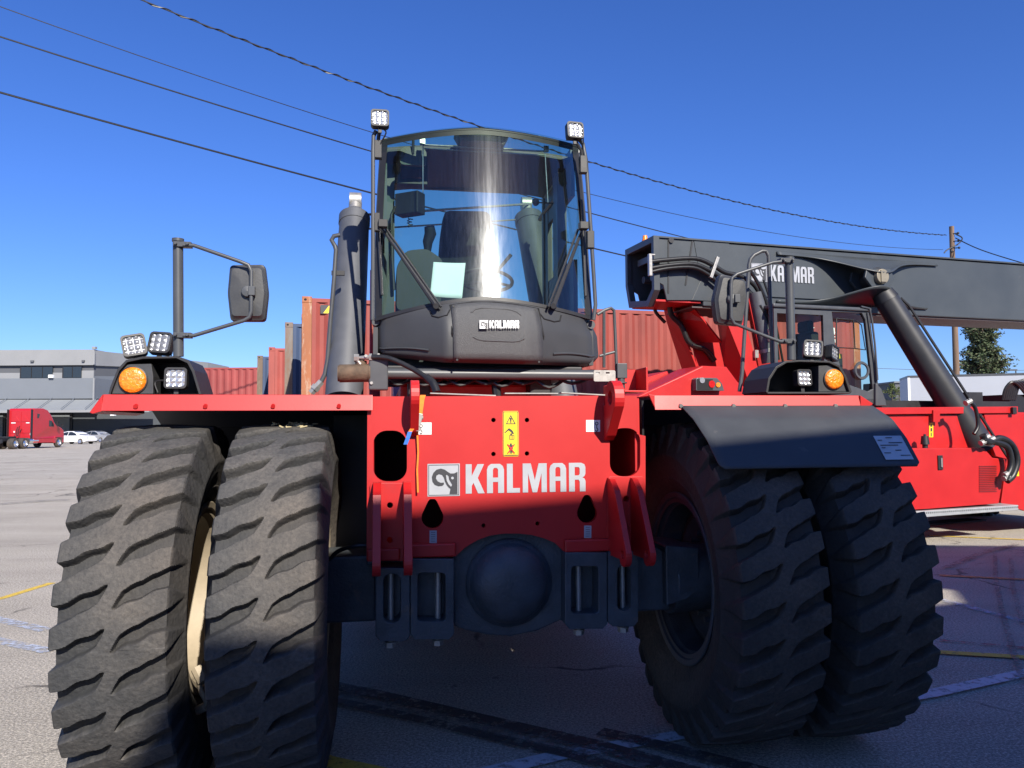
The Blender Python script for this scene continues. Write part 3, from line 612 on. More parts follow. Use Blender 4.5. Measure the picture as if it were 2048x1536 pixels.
# ================================================================ right background: trailer, small container, pole, wires, trees
TWH = mat('white_trailer_skin', (.34, .36, .40), .5, 0, .04, .6)
a = PW(1816, 760, 36); b = PW(2300, 745, 33)
tr_ = thing('box_trailer', 'long white box trailer parked behind the second machine at the right edge', 'trailer', (a.x, a.y, 0), math.atan2(b.y-a.y, b.x-a.x))
part('box', MB().boxb((0, 0, 1.2), (14, 2.5, 4.02)), TWH, tr_); part('top_rail', MB().boxb((-.01, -.012, 4.02), (14.01, 2.51, 4.12)), CABG, tr_); part('corner_post', MB().boxb((-.015, -.015, 1.2), (.08, .05, 4.02)), WHT, tr_)
part('bottom_rail', MB().boxb((-.01, -.012, 1.08), (14.01, 2.51, 1.2)), CABG, tr_)
wm = MB()
for x in (2.0, 3.3):
    for y in (.05, 2.2): wm.lathe([(y, .28), (y, .48), (y+.04, .52), (y+.22, .52), (y+.26, .48), (y+.26, .28)], (x, 0, .52), 'Y', 24)
part('wheel', wm, RUBD, tr_); part('landing_leg', MB().boxb((11, .3, .0), (11.12, .42, 1.1)).boxb((11, 2.1, .0), (11.12, 2.22, 1.1)), BLK, tr_)
o = PG(1776, 877); container('small red container far behind the second machine, beside the white trailer', mat('bright_container_red', (.45, .03, .03), .6, 0, .1, 2), C_ROSE, (o.x, o.y), 5, L=6.06, H=3.9, z0=0)
p = PW(1791, 790, 120); part_ = thing('shed', 'low grey shed wall between the small tree and the white trailer', 'shed', (p.x, 120, 0), 0)
part('wall', MB().boxb((0, 0, 0), (8, 8, PW(1791, 766, 120).z)), WBX, part_); part('roof', MB().boxb((-.3, -.3, PW(1791, 766, 120).z), (8.3, 8.3, PW(1791, 766, 120).z+.25)), WB, part_)
# utility pole
WOOD = mat('weathered_pole_wood', (.16, .105, .07), .9, 0, .35, 3, .5, 20, stretch=(4, 4, .3))
pt = PW(1903, 453, 44); pb = PW(1914, 800, 44)
up = thing('utility_pole', 'tall wooden utility pole standing behind the dark boom of the second machine', 'utility pole', (pb.x, 44, 0))
part('pole', MB().cyl((0, 0, 0), (pt.x-pb.x, 0, pt.z), .19, .13, 18), WOOD, up, smooth=True)
im_ = MB()
for k, (dx, z) in enumerate(((.22, pt.z-.45), (-.22, pt.z-1.5), (.22, pt.z-.9), (.25, pt.z-1.3))):
    im_.tube([(pt.x-pb.x, -.12, z), (pt.x-pb.x+dx, -.25, z)], .03, 6).lathe([(z-.06, .05), (z, .07), (z+.06, .04)], (pt.x-pb.x+dx, -.25, 0), 'Z', 10)
part('insulator', im_, BLK, up)
part('pole_hardware', MB().tube([(pt.x-pb.x+.1, -.2, pt.z-.5), (pt.x-pb.x+.45, -.25, pt.z-.75), (pt.x-pb.x+.2, -.2, pt.z-1.1), (pt.x-pb.x-.4, -.2, pt.z-1.4), (pt.x-pb.x-.6, -.2, pt.z-1.6)], .035, 6, smooth_n=4), BLK, up)
# wires: span from the pole to a point up behind the photographer's left
PX_, PY_ = pt.x, 44.0; QX, QY = -30.0, 6.0
def on_span(px, py):
    d = ray(px, py); # intersect with vertical plane through pole and far point
    nx, ny = -(QY-PY_), (QX-PX_); k = (nx*PX_+ny*PY_)/(nx*d.x+ny*d.y); return Vector((0, 0, CAM_H))+d*k
def wire(label, pix, r, twist=False, start=None):
    q = [on_span(a, b) for a, b in pix]; s_ = [math.hypot(p.x-PX_, p.y-PY_) for p in q]
    c = np.polyfit(s_, [p.z for p in q], 2); S = max(s_)+12
    L_ = math.hypot(QX-PX_, QY-PY_); ux, uy = (QX-PX_)/L_, (QY-PY_)/L_; pts = []
    for i in range(61): s = min(s_)+(S-min(s_))*i/60; pts.append((PX_+ux*s, PY_+uy*s, float(np.polyval(c, s))))
    m = MB().tube(pts, r, 6)
    if twist:
        pt2 = []
        for i in range(900):
            s = min(s_)+(S-min(s_))*i/899; a = i*.55; pt2.append((PX_+ux*s+math.cos(a)*r*1.5*uy, PY_+uy*s-math.cos(a)*r*1.5*ux, float(np.polyval(c, s))+math.sin(a)*r*1.6))
        m.tube(pt2, r*.8, 5)
    tag(part('overhead_wire', m, HOSE, smooth=True), label, 'overhead wire', 'overhead wires from the utility pole')
wire('twisted overhead cable crossing above the cab, topmost on the right', [(283, 0), (500, 84), (700, 160), (970, 257), (1190, 331), (1450, 396), (1700, 448), (1893, 471)], .019, True)
wire('thin pale overhead wire starting highest at the left edge of the sky', [(0, 12), (250, 100), (500, 186), (742, 268), (1190, 392), (1500, 455), (1886, 500)], .012)
wire('overhead wire in the middle of the three at the left edge of the sky', [(0, 76), (300, 165), (600, 259), (742, 303), (1190, 432), (1370, 473), (1900, 585)], .020)
wire('lowest overhead wire, reaching the left picture edge below the others', [(0, 184), (300, 267), (600, 347), (742, 390), (1190, 497), (1262, 513), (1900, 640)], .026)
# wire leaving the pole to the right
q = [PW(a, b, y) for a, b, y in ((1911, 476, 44), (1960, 499, 42), (2048, 527, 38.5), (2300, 600, 30))]
tag(part('overhead_wire', MB().tube(q, .03, 6, smooth_n=5), HOSE, smooth=True), 'overhead cable running from the pole top to the right picture edge', 'overhead wire', 'overhead wires from the utility pole')
q = [PW(a, b, 140) for a, b in ((1740, 736), (1900, 742), (2300, 738))]
tag(part('overhead_wire', MB().tube(q, .04, 5), HOSE), 'faint far wire low in the sky behind the pole and conifer', 'overhead wire', 'overhead wires from the utility pole')
# trees
LEAF = mat('conifer_foliage', (.050, .075, .032), .8, 0, .6, .9, dirt=(.12, .12, .06), dirt_amt=.35, dirt_scale=1.6); LEAF2 = mat('small_tree_foliage', (.09, .12, .035), .8, 0, .5, 1.2); BARK = mat('bark', (.08, .06, .045), .9, 0, .3, 6)
def tree(label, base, H, rad, seed, leaf, conifer=True, nb=230, name='conifer_tree'):
    rn = random.Random(seed); t = thing(name, label, 'tree', base)
    tm = MB().cyl((0, 0, 0), (0, 0, H*.95), H*.022, H*.004, 10)
    cm = MB()
    for i in range(nb):
        k = rn.random()**.9; z = H*(.16+.82*k) if conifer else H*(.3+.65*k)
        env = (1-k**1.9)*.92+.08 if conifer else math.sin(min(1, .15+k*.9)*math.pi)**.6
        rr = rad*env*rn.uniform(.62, 1.15)*(1+.25*math.sin(k*23+seed)); a = rn.uniform(0, 2*math.pi)
        tip = Vector((rr*math.cos(a), rr*math.sin(a), z+rr*.16)); root = Vector((0, 0, max(0, z-rr*.15)))
        tm.tube([root, tip], H*.003, 4)
        for j in range(34):
            f = rn.uniform(.42, 1.05); c = root.lerp(tip, f)+Vector((rn.gauss(0, 1), rn.gauss(0, 1), rn.gauss(0, .8)))*rad*.085
            s_ = rad*rn.uniform(.030, .065); u = Vector((rn.gauss(0, 1), rn.gauss(0, 1), rn.gauss(0, .6))).normalized(); v = u.orthogonal().normalized()
            v = (Matrix.Rotation(rn.uniform(0, 6.28), 3, u) @ v); cm.add([c-u*s_*1.5, c+v*s_*.7, c+u*s_*1.5, c-v*s_*.7], [(0, 1, 2, 3)])
    part('trunk', tm, BARK, t); me = bpy.data.meshes.new('crown'); me.from_pydata([tuple(p) for p in cm.v], [], cm.f); me.materials.append(leaf)
    o = bpy.data.objects.new('crown', me); COL.objects.link(o); o.parent = t; return t
g = PW(1967, 750, 95); tree('tall dark conifer standing beyond the white trailer, right of the utility pole', (g.x, 95, 0), PW(1967, 570, 95).z, 2.75, 5, LEAF, nb=560)
g = PW(1784, 780, 110); tree('small bushy tree low on the horizon behind the second machine', (g.x, 110, 0), PW(1784, 762, 110).z, 1.6, 9, LEAF2, False, 60, 'bushy_tree')
g = PW(1798, 780, 112); tree('smaller pale tree beside the bushy one on the horizon', (g.x, 112, 0), PW(1798, 767, 112).z, 1.2, 12, LEAF2, False, 40, 'bushy_tree')
lp_ = PW(2032, 752, 80); ltop = PW(2032, 740, 80)
ls = thing('street_lamp', 'tiny street lamp rising above the white trailer near the right edge', 'street lamp', (lp_.x, 80, 0))
part('pole', MB().cyl((0, 0, 0), (0, 0, ltop.z), .09, .06, 8), CABG, ls); part('lamp_head', MB().boxb((-.7, -.12, ltop.z-.08), (.1, .12, ltop.z+.08)), CABG, ls)
# ================================================================ machine in front
# ---- tyre: one lug profile and one carcass profile, blended by a groove mask
def tyre_mesh():
    NL = 32; NP = NL*46
    tread = [(v, 0.2265*v, 0.922-0.010*v*v) for v in np.linspace(0, 1, 61)]
    side = [(1.03, .2325, .905), (1.07, .2375, .886), (1.11, .242, .868), (1.16, .246, .850), (1.22, .250, .829), (1.28, .254, .808), (1.35, .2575, .786),
            (1.42, .2605, .762), (1.5, .2635, .738), (1.52, .2675, .730), (1.55, .2675, .716), (1.57, .2635, .708), (1.7, .260, .672), (1.85, .244, .63), (2.0, .232, .59), (2.03, .2335, .584), (2.06, .2315, .578), (2.15, .218, .55), (2.3, .196, .52), (2.4, .188, .497), (2.5, .17, .485)]
    lug = tread+[tuple(x) for x in side]
    car = []
    for (v, s_, r) in lug:
        if v <= 1: car.append((v, s_*0.965, r-0.050))
        elif v < 1.5:
            k = (v-1)/0.5; car.append((v, .2186+(.2635-.2186)*k**1.1, .862+(.738-.862)*k))
        else: car.append((v, s_, r))
    lug = np.array(lug); car = np.array(car)
    full_v = np.concatenate([-lug[::-1, 0], lug[1:, 0]])
    Ls = np.concatenate([-lug[::-1, 1], lug[1:, 1]]); Lr = np.concatenate([lug[::-1, 2], lug[1:, 2]])
    Cs = np.concatenate([-car[::-1, 1], car[1:, 1]]); Cr = np.concatenate([car[::-1, 2], car[1:, 2]])
    phi = np.arange(NP)/NP*2*np.pi; a = phi/(2*np.pi)*NL
    V, A = np.meshgrid(full_v, a)
    def cen(v): return np.interp(v, [0.0, .07, .22, .34, .55, .72, 1.0, 1.5], [-0.14, -.04, .19, .27, .36, .50, .62, .70])
    def wid(v): return np.interp(v, [0.04, .07, .11, .20, .45, .8, 1.0, 1.2, 1.5], [-.03, .02, .07, .13, .19, .18, .22, .32, .46])
    def dep(v): return np.interp(v, [0.0, .05, .12, .25, 3], [0, .3, .75, 1, 1])
    def mask(v, a_):
        d = np.abs(((a_-cen(v)+0.5) % 1.0)-0.5); e = 0.034
        m = np.clip((wid(v)+e-d)/(2*e), 0, 1); m = m*m*(3-2*m)
        return np.where(v > 0.0, m*dep(v), 0)
    MK = np.where(V > 0, mask(V, A), mask(-V, -A+0.42))
    MK = np.where(np.abs(V) > 1.5, 0, MK)
    S = Ls[None, :]*(1-MK)+Cs[None, :]*MK; RR = Lr[None, :]*(1-MK)+Cr[None, :]*MK
    # uneven wear, chipped edges
    wv = 0.0012*np.sin(A*2*np.pi*0.31+V*3)+0.0010*np.sin(A*2*np.pi*0.77+V*5)
    RR = RR+np.where(np.abs(V) < 1.1, wv, 0)
    P = np.stack([S, -RR*np.cos(phi)[:, None], RR*np.sin(phi)[:, None]], -1).reshape(-1, 3)
    k = len(full_v); i = np.arange(NP)[:, None]; j = np.arange(k-1)[None, :]; i2 = (i+1) % NP
    Fc = np.stack([i*k+j, i*k+j+1, i2*k+j+1, i2*k+j], -1).reshape(-1, 4)
    me = bpy.data.meshes.new('tyre'); me.vertices.add(len(P)); me.vertices.foreach_set('co', P.astype(np.float32).ravel())
    me.loops.add(Fc.size); me.loops.foreach_set('vertex_index', Fc.astype(np.int32).ravel())
    me.polygons.add(len(Fc)); me.polygons.foreach_set('loop_start', (np.arange(len(Fc))*4).astype(np.int32))
    me.update(calc_edges=True); me.validate()
    me.polygons.foreach_set('use_smooth', [True]*len(Fc))
    me.set_sharp_from_angle(angle=R(28))
    return me
TYM = tyre_mesh(); TYM.materials.append(RUB)
TYMD = TYM.copy(); TYMD.materials[0] = RUBD
def wheel(parent, x, z, rimmat, tm, disc, y=0.0, rot=0.0):
    """disc = side (+1/-1) on which the wheel disc and its nuts face"""
    t = bpy.data.objects.new('wheel', None); COL.objects.link(t); t.parent = parent; t.location = (x, y, z)
    ty = bpy.data.objects.new('tyre', tm); COL.objects.link(ty); ty.parent = t; ty.rotation_euler = (rot, 0, 0)
    prof = [(-.185, .44), (-.19, .50), (-.20, .505), (-.205, .498), (-.20, .47), (-.17, .455), (-.15, .425), (-.05, .405), (.05, .405), (.15, .425), (.17, .455), (.20, .47), (.205, .498), (.20, .505), (.19, .50), (.185, .44)]
    part('rim', MB().lathe(prof, n=72), rimmat, t, smooth=True)
    d = disc
    pd = [(.02*d, .41), (.03*d, .36), (-.02*d, .30), (-.03*d, .24), (0, .22), (0, .0)]
    part('disc', MB().lathe(pd, n=48), rimmat, t, smooth=True, solid=0.012)
    nm = MB()
    for i in range(16):
        a = 2*math.pi*i/16; c = Vector((0.005*d, -.26*math.cos(a), .26*math.sin(a)))
        nm.cyl(c-Vector((.03*d, 0, 0)), c+Vector((.035*d, 0, 0)), .018, n=6)
    part('wheel_nuts', nm, rimmat, t)
    return t
M1 = thing('container_handler', 'large red boomless container handler in the foreground, seen head-on with dual front tyres', 'container handler', (F1.o.x, F1.o.y, 0), R(9.5))
Z0 = 0.922
wheel(M1, -1.8485, Z0, CREAM, TYM, -1, rot=0.03)
wheel(M1, -1.232, Z0, CREAM, TYM, 1, rot=0.115)
wheel(M1, 1.232, Z0, NAVY, TYMD, -1, rot=0.05)
wheel(M1, 1.8485, Z0, NAVY, TYMD, 1, rot=0.15)
random.seed(5)
sc_m = MB()
for k in range(26):
    a_ = R(97+random.uniform(-5, 5)); x_ = -1.20+random.gauss(0, .055)+.02; rr_ = .921; q_ = Vector((x_, rr_*math.cos(a_), Z0+rr_*math.sin(a_))); sc_m.tube([q_, q_+Vector((random.uniform(-.04, .04), random.uniform(-.02, .02), random.uniform(.0, .012)))], .004, 5)
part('dry_straw', sc_m, mat('straw', (.45, .38, .22), .8), M1)
# valve stems and clamp ring hardware seen in the gap between the left duals
vm = MB().tube([(-1.60, -.40, 0.62), (-1.57, -.46, .56), (-1.55, -.44, .50), (-1.585, -.40, .46)], .012, smooth_n=5).cyl((-1.60, -.42, .66), (-1.56, -.45, .60), .03, n=8).cyl((-1.60, -.40, .45), (-1.55, -.43, .48), .022, n=8)
part('valve', vm, CREAM, M1, smooth=True)

# ---- front plate with its openings
FY = -0.25
def pf(u, v, t=0.0): p = P1(u, v, FY); return (p.x, FY+t, p.z)
outer = [(735,793),(1274,791),(1274,868),(1291,872),(1291,1098),(1128,1103)]
archp = [(1110,1086),(1090,1077),(1064,1070),(1037,1067),(1008,1067),(980,1071),(955,1080),(930,1095),(911,1113)]
outer += archp+[(733,1120)]
def px_arc(cx, cy, rx, ry, n=24): return [(cx+rx*math.cos(2*math.pi*i/n), cy+ry*math.sin(2*math.pi*i/n)) for i in range(n)]
def tear(cx, ytop, ybot, w_):
    r = w_/2; cy = ybot-r; out = []
    for i in range(13): a = R(-20+220*i/12); out.append((cx+r*math.cos(a), cy+r*math.sin(a)))
    out += [(cx-r*0.42, ytop+6), (cx-r*0.22, ytop+1), (cx+r*0.22, ytop+1), (cx+r*0.42, ytop+6)]
    return out
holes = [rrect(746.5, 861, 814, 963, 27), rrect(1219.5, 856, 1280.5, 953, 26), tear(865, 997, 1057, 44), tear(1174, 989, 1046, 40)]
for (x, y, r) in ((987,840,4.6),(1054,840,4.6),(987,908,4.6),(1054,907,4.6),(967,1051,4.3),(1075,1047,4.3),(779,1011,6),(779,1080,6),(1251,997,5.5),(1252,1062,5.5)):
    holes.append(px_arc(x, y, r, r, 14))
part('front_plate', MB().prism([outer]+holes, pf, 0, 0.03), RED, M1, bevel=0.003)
# chassis box behind it: side plates, deck, belly, dark backing
cb = MB(); cb.boxb((-.79, FY+.031, 1.14), (-.76, 3.6, 1.985)); cb.boxb((.70, FY+.031, 1.14), (.73, 3.6, 1.975)); cb.boxb((-.758, .10, 1.13), (.698, 3.6, 1.16))
part('chassis_side', cb, RED, M1, bevel=0.003)
part('dark_core', MB().boxb((-.757, .60, 1.162), (.697, .65, 1.898)), DARK, M1)  # near-black sheet put in so the plate openings look dark
part('deck', MB().boxb((-.758, -.20, 1.90), (.698, 3.6, 1.93)), RED, M1)
# bright thin lid edges lying on the deck
part('deck_lid', MB().box((-.28, -.21, 2.000), (.36, .06, .006), Matrix.Rotation(R(2), 4, 'Y')).box((.10, -.215, 2.006), (.30, .06, .006)).box((.42, -.21, 2.003), (.30, .06, .006), Matrix.Rotation(R(3), 4, 'Y')), ZINC, M1)
# lower flange bars with the cut corners
def bar(px0, px1, y0, y1, name):
    a = P1(px0, y0, FY-.012); b = P1(px1, y1, FY-.012); p = MB().boxb((min(a.x, b.x), FY-.035, min(a.z, b.z)), (max(a.x, b.x), FY-.002, max(a.z, b.z)))
    part(name, p, RED, M1, bevel=0.008)
bar(820, 911, 1088, 1112, 'flange'); bar(1128, 1226, 1079, 1101, 'flange'); bar(734, 800, 1098, 1120, 'flange')
# vertical lug plates that swell forwards to a pin hole
def fin(x, th, ztop, prot, zc, r=0.062):
    pts = [(FY-.001, ztop), (FY-.05, ztop-.005)]
    pts += [(FY-.14-(prot-.14)*k, ztop-.06-(ztop-.06-zc-.02)*k) for k in (0, .5)]
    cx = FY-prot+r
    pts += [(cx+r*math.cos(a), zc+r*math.sin(a)) for a in [R(165+180*i/12) for i in range(12)]]
    pts += [(FY-.001, zc-.04)]
    part('lug_plate', MB().prism([pts, circ(cx+.005, zc, .024, 16)], lambda u, v, t: (x+t, u, v), -th/2, th/2), RED, M1, bevel=0.005)
fin(-.742, .042, 1.535, .26, 1.135); fin(-.585, .042, 1.535, .26, 1.135)
fin(.540, .032, 1.535, .33, 1.150); fin(.670, .032, 1.535, .33, 1.150)
# base plates the lugs are welded to
def pad(x0, y0, x1, y1):
    m = MB().prism([rrect(x0, y0, x1, y1, 6, 4), px_arc((x0+x1)/2, y0+44, 6, 6, 14), px_arc((x0+x1)/2, y1-42, 6, 6, 14)], lambda u, v, t: (P1(u, v, FY).x, FY+t, P1(u, v, FY).z), -.014, -.001)
    part('lug_pad', m, RED, M1, bevel=0.003)
pad(740, 966, 820, 1121); pad(1214, 953, 1288, 1098)
# lifting ears on top of the plate
def ear(x, th, cy, cz, r, tail):
    pts = [(cy+r*math.cos(a), cz+r*math.sin(a)) for a in [R(-20+230*i/16) for i in range(17)]]
    pts = pts+[(FY-.06, tail), (FY-.001, tail-.03), (FY-.001, cz-.02), (FY+.09, cz-.05)]
    part('lifting_ear', MB().prism([pts, circ(cy, cz, r*.42, 18)], lambda u, v, t: (x+t, u, v), -th/2, th/2), RED, M1, bevel=0.006)
ear(-.548, .045, FY-.09, 1.985, .085, 1.80); ear(.535, .055, FY-.13, 1.975, .095, 1.77)

# ---- writing and signs on the plate
base = P1(855, 988, FY); top = P1(855, 918, FY); right = P1(1171, 980, FY)
logo('nameplate', M1, lambda u, v, k=0.002: (u, FY-k-.0005, v), base.x, base.z-.002, (top.z-base.z)/1.10*0.93, right.x-base.x)
s0 = P1(1006, 913, FY); s1 = P1(1037, 822, FY)
wd, ht = s1.x-s0.x, s1.z-s0.z
def sf(k): return lambda u, v: (s0.x+u*wd, FY-k, s0.z+v*ht)
part('warning_sign', MB().sheet([rrect(0, 0, 1, 1, .06)], sf(.002)), YEL, M1)
b_ = MB()
for lo in ([[(.03,.012),(.97,.012),(.97,.988),(.03,.988)], [(.07,.025),(.93,.025),(.93,.975),(.07,.975)]],): b_.sheet(lo, sf(.0035))
b_.sheet([[(.18,.71),(.82,.71),(.5,.92)], [(.27,.728),(.73,.728),(.5,.88)]], sf(.0035))
b_.sheet([[(.46,.765),(.54,.765),(.56,.85),(.44,.85)]], sf(.0035)); b_.sheet([circ(.5, .748, .05, 10, .010)], sf(.0035))
b_.sheet([[(.10,.53),(.14,.515),(.36,.575),(.52,.53),(.62,.49),(.70,.50),(.64,.55),(.56,.585),(.38,.625)]], sf(.0035))
b_.sheet([[(.40,.37),(.72,.37),(.72,.47),(.40,.47)], [(.44,.38),(.50,.38),(.50,.46),(.44,.46)], [(.53,.38),(.59,.38),(.59,.46),(.53,.46)], [(.62,.38),(.68,.38),(.68,.46),(.62,.46)]], sf(.0035))
b_.sheet([circ(.52, .49, .07, 10, .02)], sf(.0035))
b_.sheet([circ(.5, .27, .07, 12, .022)], sf(.0035)); b_.sheet([[(.36,.25),(.64,.25),(.62,.16),(.38,.16)]], sf(.0035))
b_.sheet([[(.40,.158),(.60,.158),(.58,.06),(.52,.06),(.5,.13),(.48,.06),(.42,.06)]], sf(.0035)); b_.sheet([[(.12,.032),(.88,.032),(.88,.040),(.12,.040)]], sf(.0035))
part('sign_pictograms', b_, DECB, M1)
r__ = MB().sheet([[(.24,.07),(.31,.06),(.76,.26),(.70,.275)]], sf(.005)); r__.sheet([[(.24,.265),(.31,.275),(.76,.075),(.70,.06)]], sf(.0062))
part('sign_cross', r__, DRED, M1)
def small_label(x0, y0, x1, y1, hook=None, m=WHT):
    part('white_label', MB().sheet([[(x0, y0), (x1, y0), (x1, y1), (x0, y1)]], lambda u, v: pf(u, v, -.002)), m, M1)
    if hook:
        h = MB(); c = hook
        h.sheet([px_arc(c, y0+7, 3.6, 3.6, 12), px_arc(c, y0+7, 2.0, 2.0, 12)], lambda u, v: pf(u, v, -.0035))
        h.sheet([[(c-.7, y0+10.4), (c+.7, y0+10.4), (c+.8, y0+15), (c+3.2, y0+18), (c+2.6, y0+22), (c-.6, y0+23.4), (c-3, y0+21), (c-3, y0+19.6), (c-1.6, y0+20), (c-.2, y0+21.6), (c+1.4, y0+20.6), (c+1.2, y0+18.4), (c-.7, y0+16)]], lambda u, v: pf(u, v, -.0035))
        part('hook_symbol', h, DECB, M1)
    else:
        h = MB()
        for k in range(5): h.sheet([[(x0+3, y0+3+k*4.4), (x1-3, y0+3+k*4.4), (x1-3, y0+4+k*4.4), (x0+3, y0+4+k*4.4)]], lambda u, v: pf(u, v, -.0035))
        part('label_lines', h, CABG, M1)
small_label(837, 845, 863, 869, 842); small_label(1172, 840, 1200, 863.5, 1193)
LBG = mat('grey_label', (0.36, 0.38, 0.42), 0.5)
small_label(859, 1061, 873.5, 1086, None, LBG); small_label(1168, 1051, 1182.5, 1076, None, LBG)

# ---- axle
AY = -0.28
def pa(y, t=0): return lambda u, v, k=0.0: (P1(u, v, y).x, y+k, P1(u, v, y).z)
body = [(900,1100),(925,1062),(975,1050),(1037,1047),(1095,1052),(1135,1075),(1135,1235),(1075,1262),(1022,1273),(975,1270),(935,1262),(908,1252)]
part('axle_housing', MB().prism([body], pa(-.20), 0, .42), NAVY, M1, bevel=0.02)
dc = P1(1020, 1167, -.24)
part('differential_cover', MB().lathe([(-.205, .240), (-.222, .236), (-.230, .220), (-.245, .212), (-.275, .195), (-.305, .162), (-.325, .115), (-.335, .06), (-.337, 0.0)], (dc.x, 0, dc.z), 'Y', 64), NAVY, M1, smooth=True, auto=False)
part('axle_beam', MB().boxb((-1.15, -.02, .745), (-.745, .34, 1.11)), NAVY, M1, bevel=0.015)
part('axle_beam', MB().boxb((.62, -.14, .76), (.93, .26, 1.12)), NAVY, M1, bevel=0.015)
part('hub_carrier', MB().prism([[(.88,.80),(1.00,.83),(1.08,.90),(1.08,1.12),(.88,1.14)]], lambda u, v, t: (u, t, v), -.20, .22).cyl((.95, .0, Z0), (1.26, 0, Z0), .21, .19, 36), NAVY, M1, bevel=0.008)
part('hub_casting', MB().cyl((-1.02, .0, Z0), (-1.30, 0, Z0), .21, .19, 36), NAVY, M1, bevel=0.008)
def clampb(x0, y0, x1, y1, sx0, sy0, sx1, sy1, rr, boltx):
    ol = [(x0, y0), (x1, y0), (x1, y1-10), (x1-9, y1), (x0+9, y1), (x0, y1-10)]
    part('axle_clamp', MB().prism([ol, rrect(sx0, sy0, sx1, sy1, rr)], pa(-.30), 0, .20), NAVY, M1, bevel=0.006)
    part('clamp_back', MB().prism([[(sx0-4, sy0-4), (sx1+4, sy0-4), (sx1+4, sy1+4), (sx0-4, sy1+4)]], pa(-.17), 0, .01), NAVY, M1)
    t = P1(boltx, sy0-12, -.22); b = P1(boltx, y1+6, -.22)
    m = MB().cyl((t.x, -.22, t.z), (t.x, -.22, b.z), .0165, n=16)
    part('clamp_bolt', m, ZINC, M1, smooth=True)
    part('bolt_head', MB().cyl((t.x, -.22, b.z+.012), (t.x, -.22, b.z-.012), .030, n=6).cyl((t.x, -.22, b.z+.018), (t.x, -.22, b.z+.012), .034, n=20), ZINC, M1)
clampb(751, 1136, 820, 1283, 767, 1148, 801, 1246, 16, 782)
clampb(821, 1118, 908, 1279, 835, 1146, 891, 1243, 8, 876)
clampb(1130, 1105, 1215, 1258, 1143, 1133, 1197, 1227, 8, 1156)
clampb(1216, 1103, 1276, 1253, 1234, 1131, 1262, 1222, 13, 1244)
part('brake_hose', MB().tube([(-.72, -.05, 1.16), (-.86, -.06, 1.17), (-.98, -.02, 1.12), (-1.04, .02, .98)], .012, 8, smooth_n=5), HOSE, M1, smooth=True); part('brake_hose', MB().tube([(.66, -.18, 1.14), (.80, -.2, 1.15), (.92, -.16, 1.08), (1.0, -.10, 1.0)], .012, 8, smooth_n=5), HOSE, M1, smooth=True)
part('frame_saddle', MB().boxb((-.80, -.12, 1.07), (.72, .40, 1.135)), NAVY, M1, bevel=0.01)

# ---- fenders
def fender(x0, x1, side):
    t = bpy.data.objects.new('fender', None); COL.objects.link(t); t.parent = M1
    
    lip = MB().prism([[(-.285, 1.912), (-.262, 1.996), (-.18, 1.996), (-.18, 1.988), (-.256, 1.988), (-.277, 1.912)]], lambda u, v, t_: (t_, u, v), x0, x1)
    part('fender_lip', lip, RED, t, bevel=0.002)
    part('fender_top', MB().prism([[(-.18, 1.996), (.45, 1.998), (.45, 1.988), (-.18, 1.988)]], lambda u, v, t_: (t_, u, v), x0, x1), RED, t)
    part('fender_liner', MB().prism([[(-.18, 1.986), (.45, 1.986), (.80, 1.84), (1.14, 1.41), (1.17, 1.10), (1.16, 1.10), (1.13, 1.405), (.795, 1.83), (.45, 1.974), (-.18, 1.974)]], lambda u, v, t_: (t_, u, v), x0+.004, x1-.004), BLK, t)
    for k in range(4):
        x = x0+(x1-x0)*(0.12+0.25*k); part('bolt', MB().cyl((x, -.275, 1.938), (x, -.292, 1.9335), .011, n=10), ZINC if side > 0 else RED, t)
    return t
fl = fender(-2.105, -.768, -1)
part('fender_edge', MB().prism([[(-2.105, 1.996), (-2.165, 1.905), (-2.150, 1.898), (-2.105, 1.912)]], lambda u, v, t_: (u, -.275+t_, v), 0, .70), RED, fl, bevel=0.003)
fr_ = fender(.80, 2.075, 1)
part('fender_edge', MB().prism([[(2.075, 1.996), (2.155, 1.948), (2.15, 1.938), (2.075, 1.912)]], lambda u, v, t_: (u, -.28+t_, v), 0, .6), RED, fr_, bevel=0.003)
part('fender_edge', MB().prism([[(.80, 1.996), (.765, 2.000), (.79, 1.945), (.80, 1.925)]], lambda u, v, t_: (u, -.28+t_, v), 0, .012), RED, fr_, bevel=0.002)
# dark wheel-arch side plates next to the front plate
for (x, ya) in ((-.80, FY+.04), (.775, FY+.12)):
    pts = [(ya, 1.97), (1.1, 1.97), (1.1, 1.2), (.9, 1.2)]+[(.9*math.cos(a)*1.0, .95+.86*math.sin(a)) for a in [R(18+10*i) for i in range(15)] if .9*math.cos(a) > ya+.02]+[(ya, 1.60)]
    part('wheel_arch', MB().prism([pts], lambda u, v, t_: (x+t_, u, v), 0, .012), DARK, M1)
# side flange of the right edge, shaded red
part('plate_return', MB().prism([[(FY+.03, 1.98), (FY+.10, 1.98), (FY+.16, 1.62), (FY+.16, 1.15), (FY+.03, 1.15)]], lambda u, v, t_: (.715+t_, u, v), 0, .012), RED, M1)
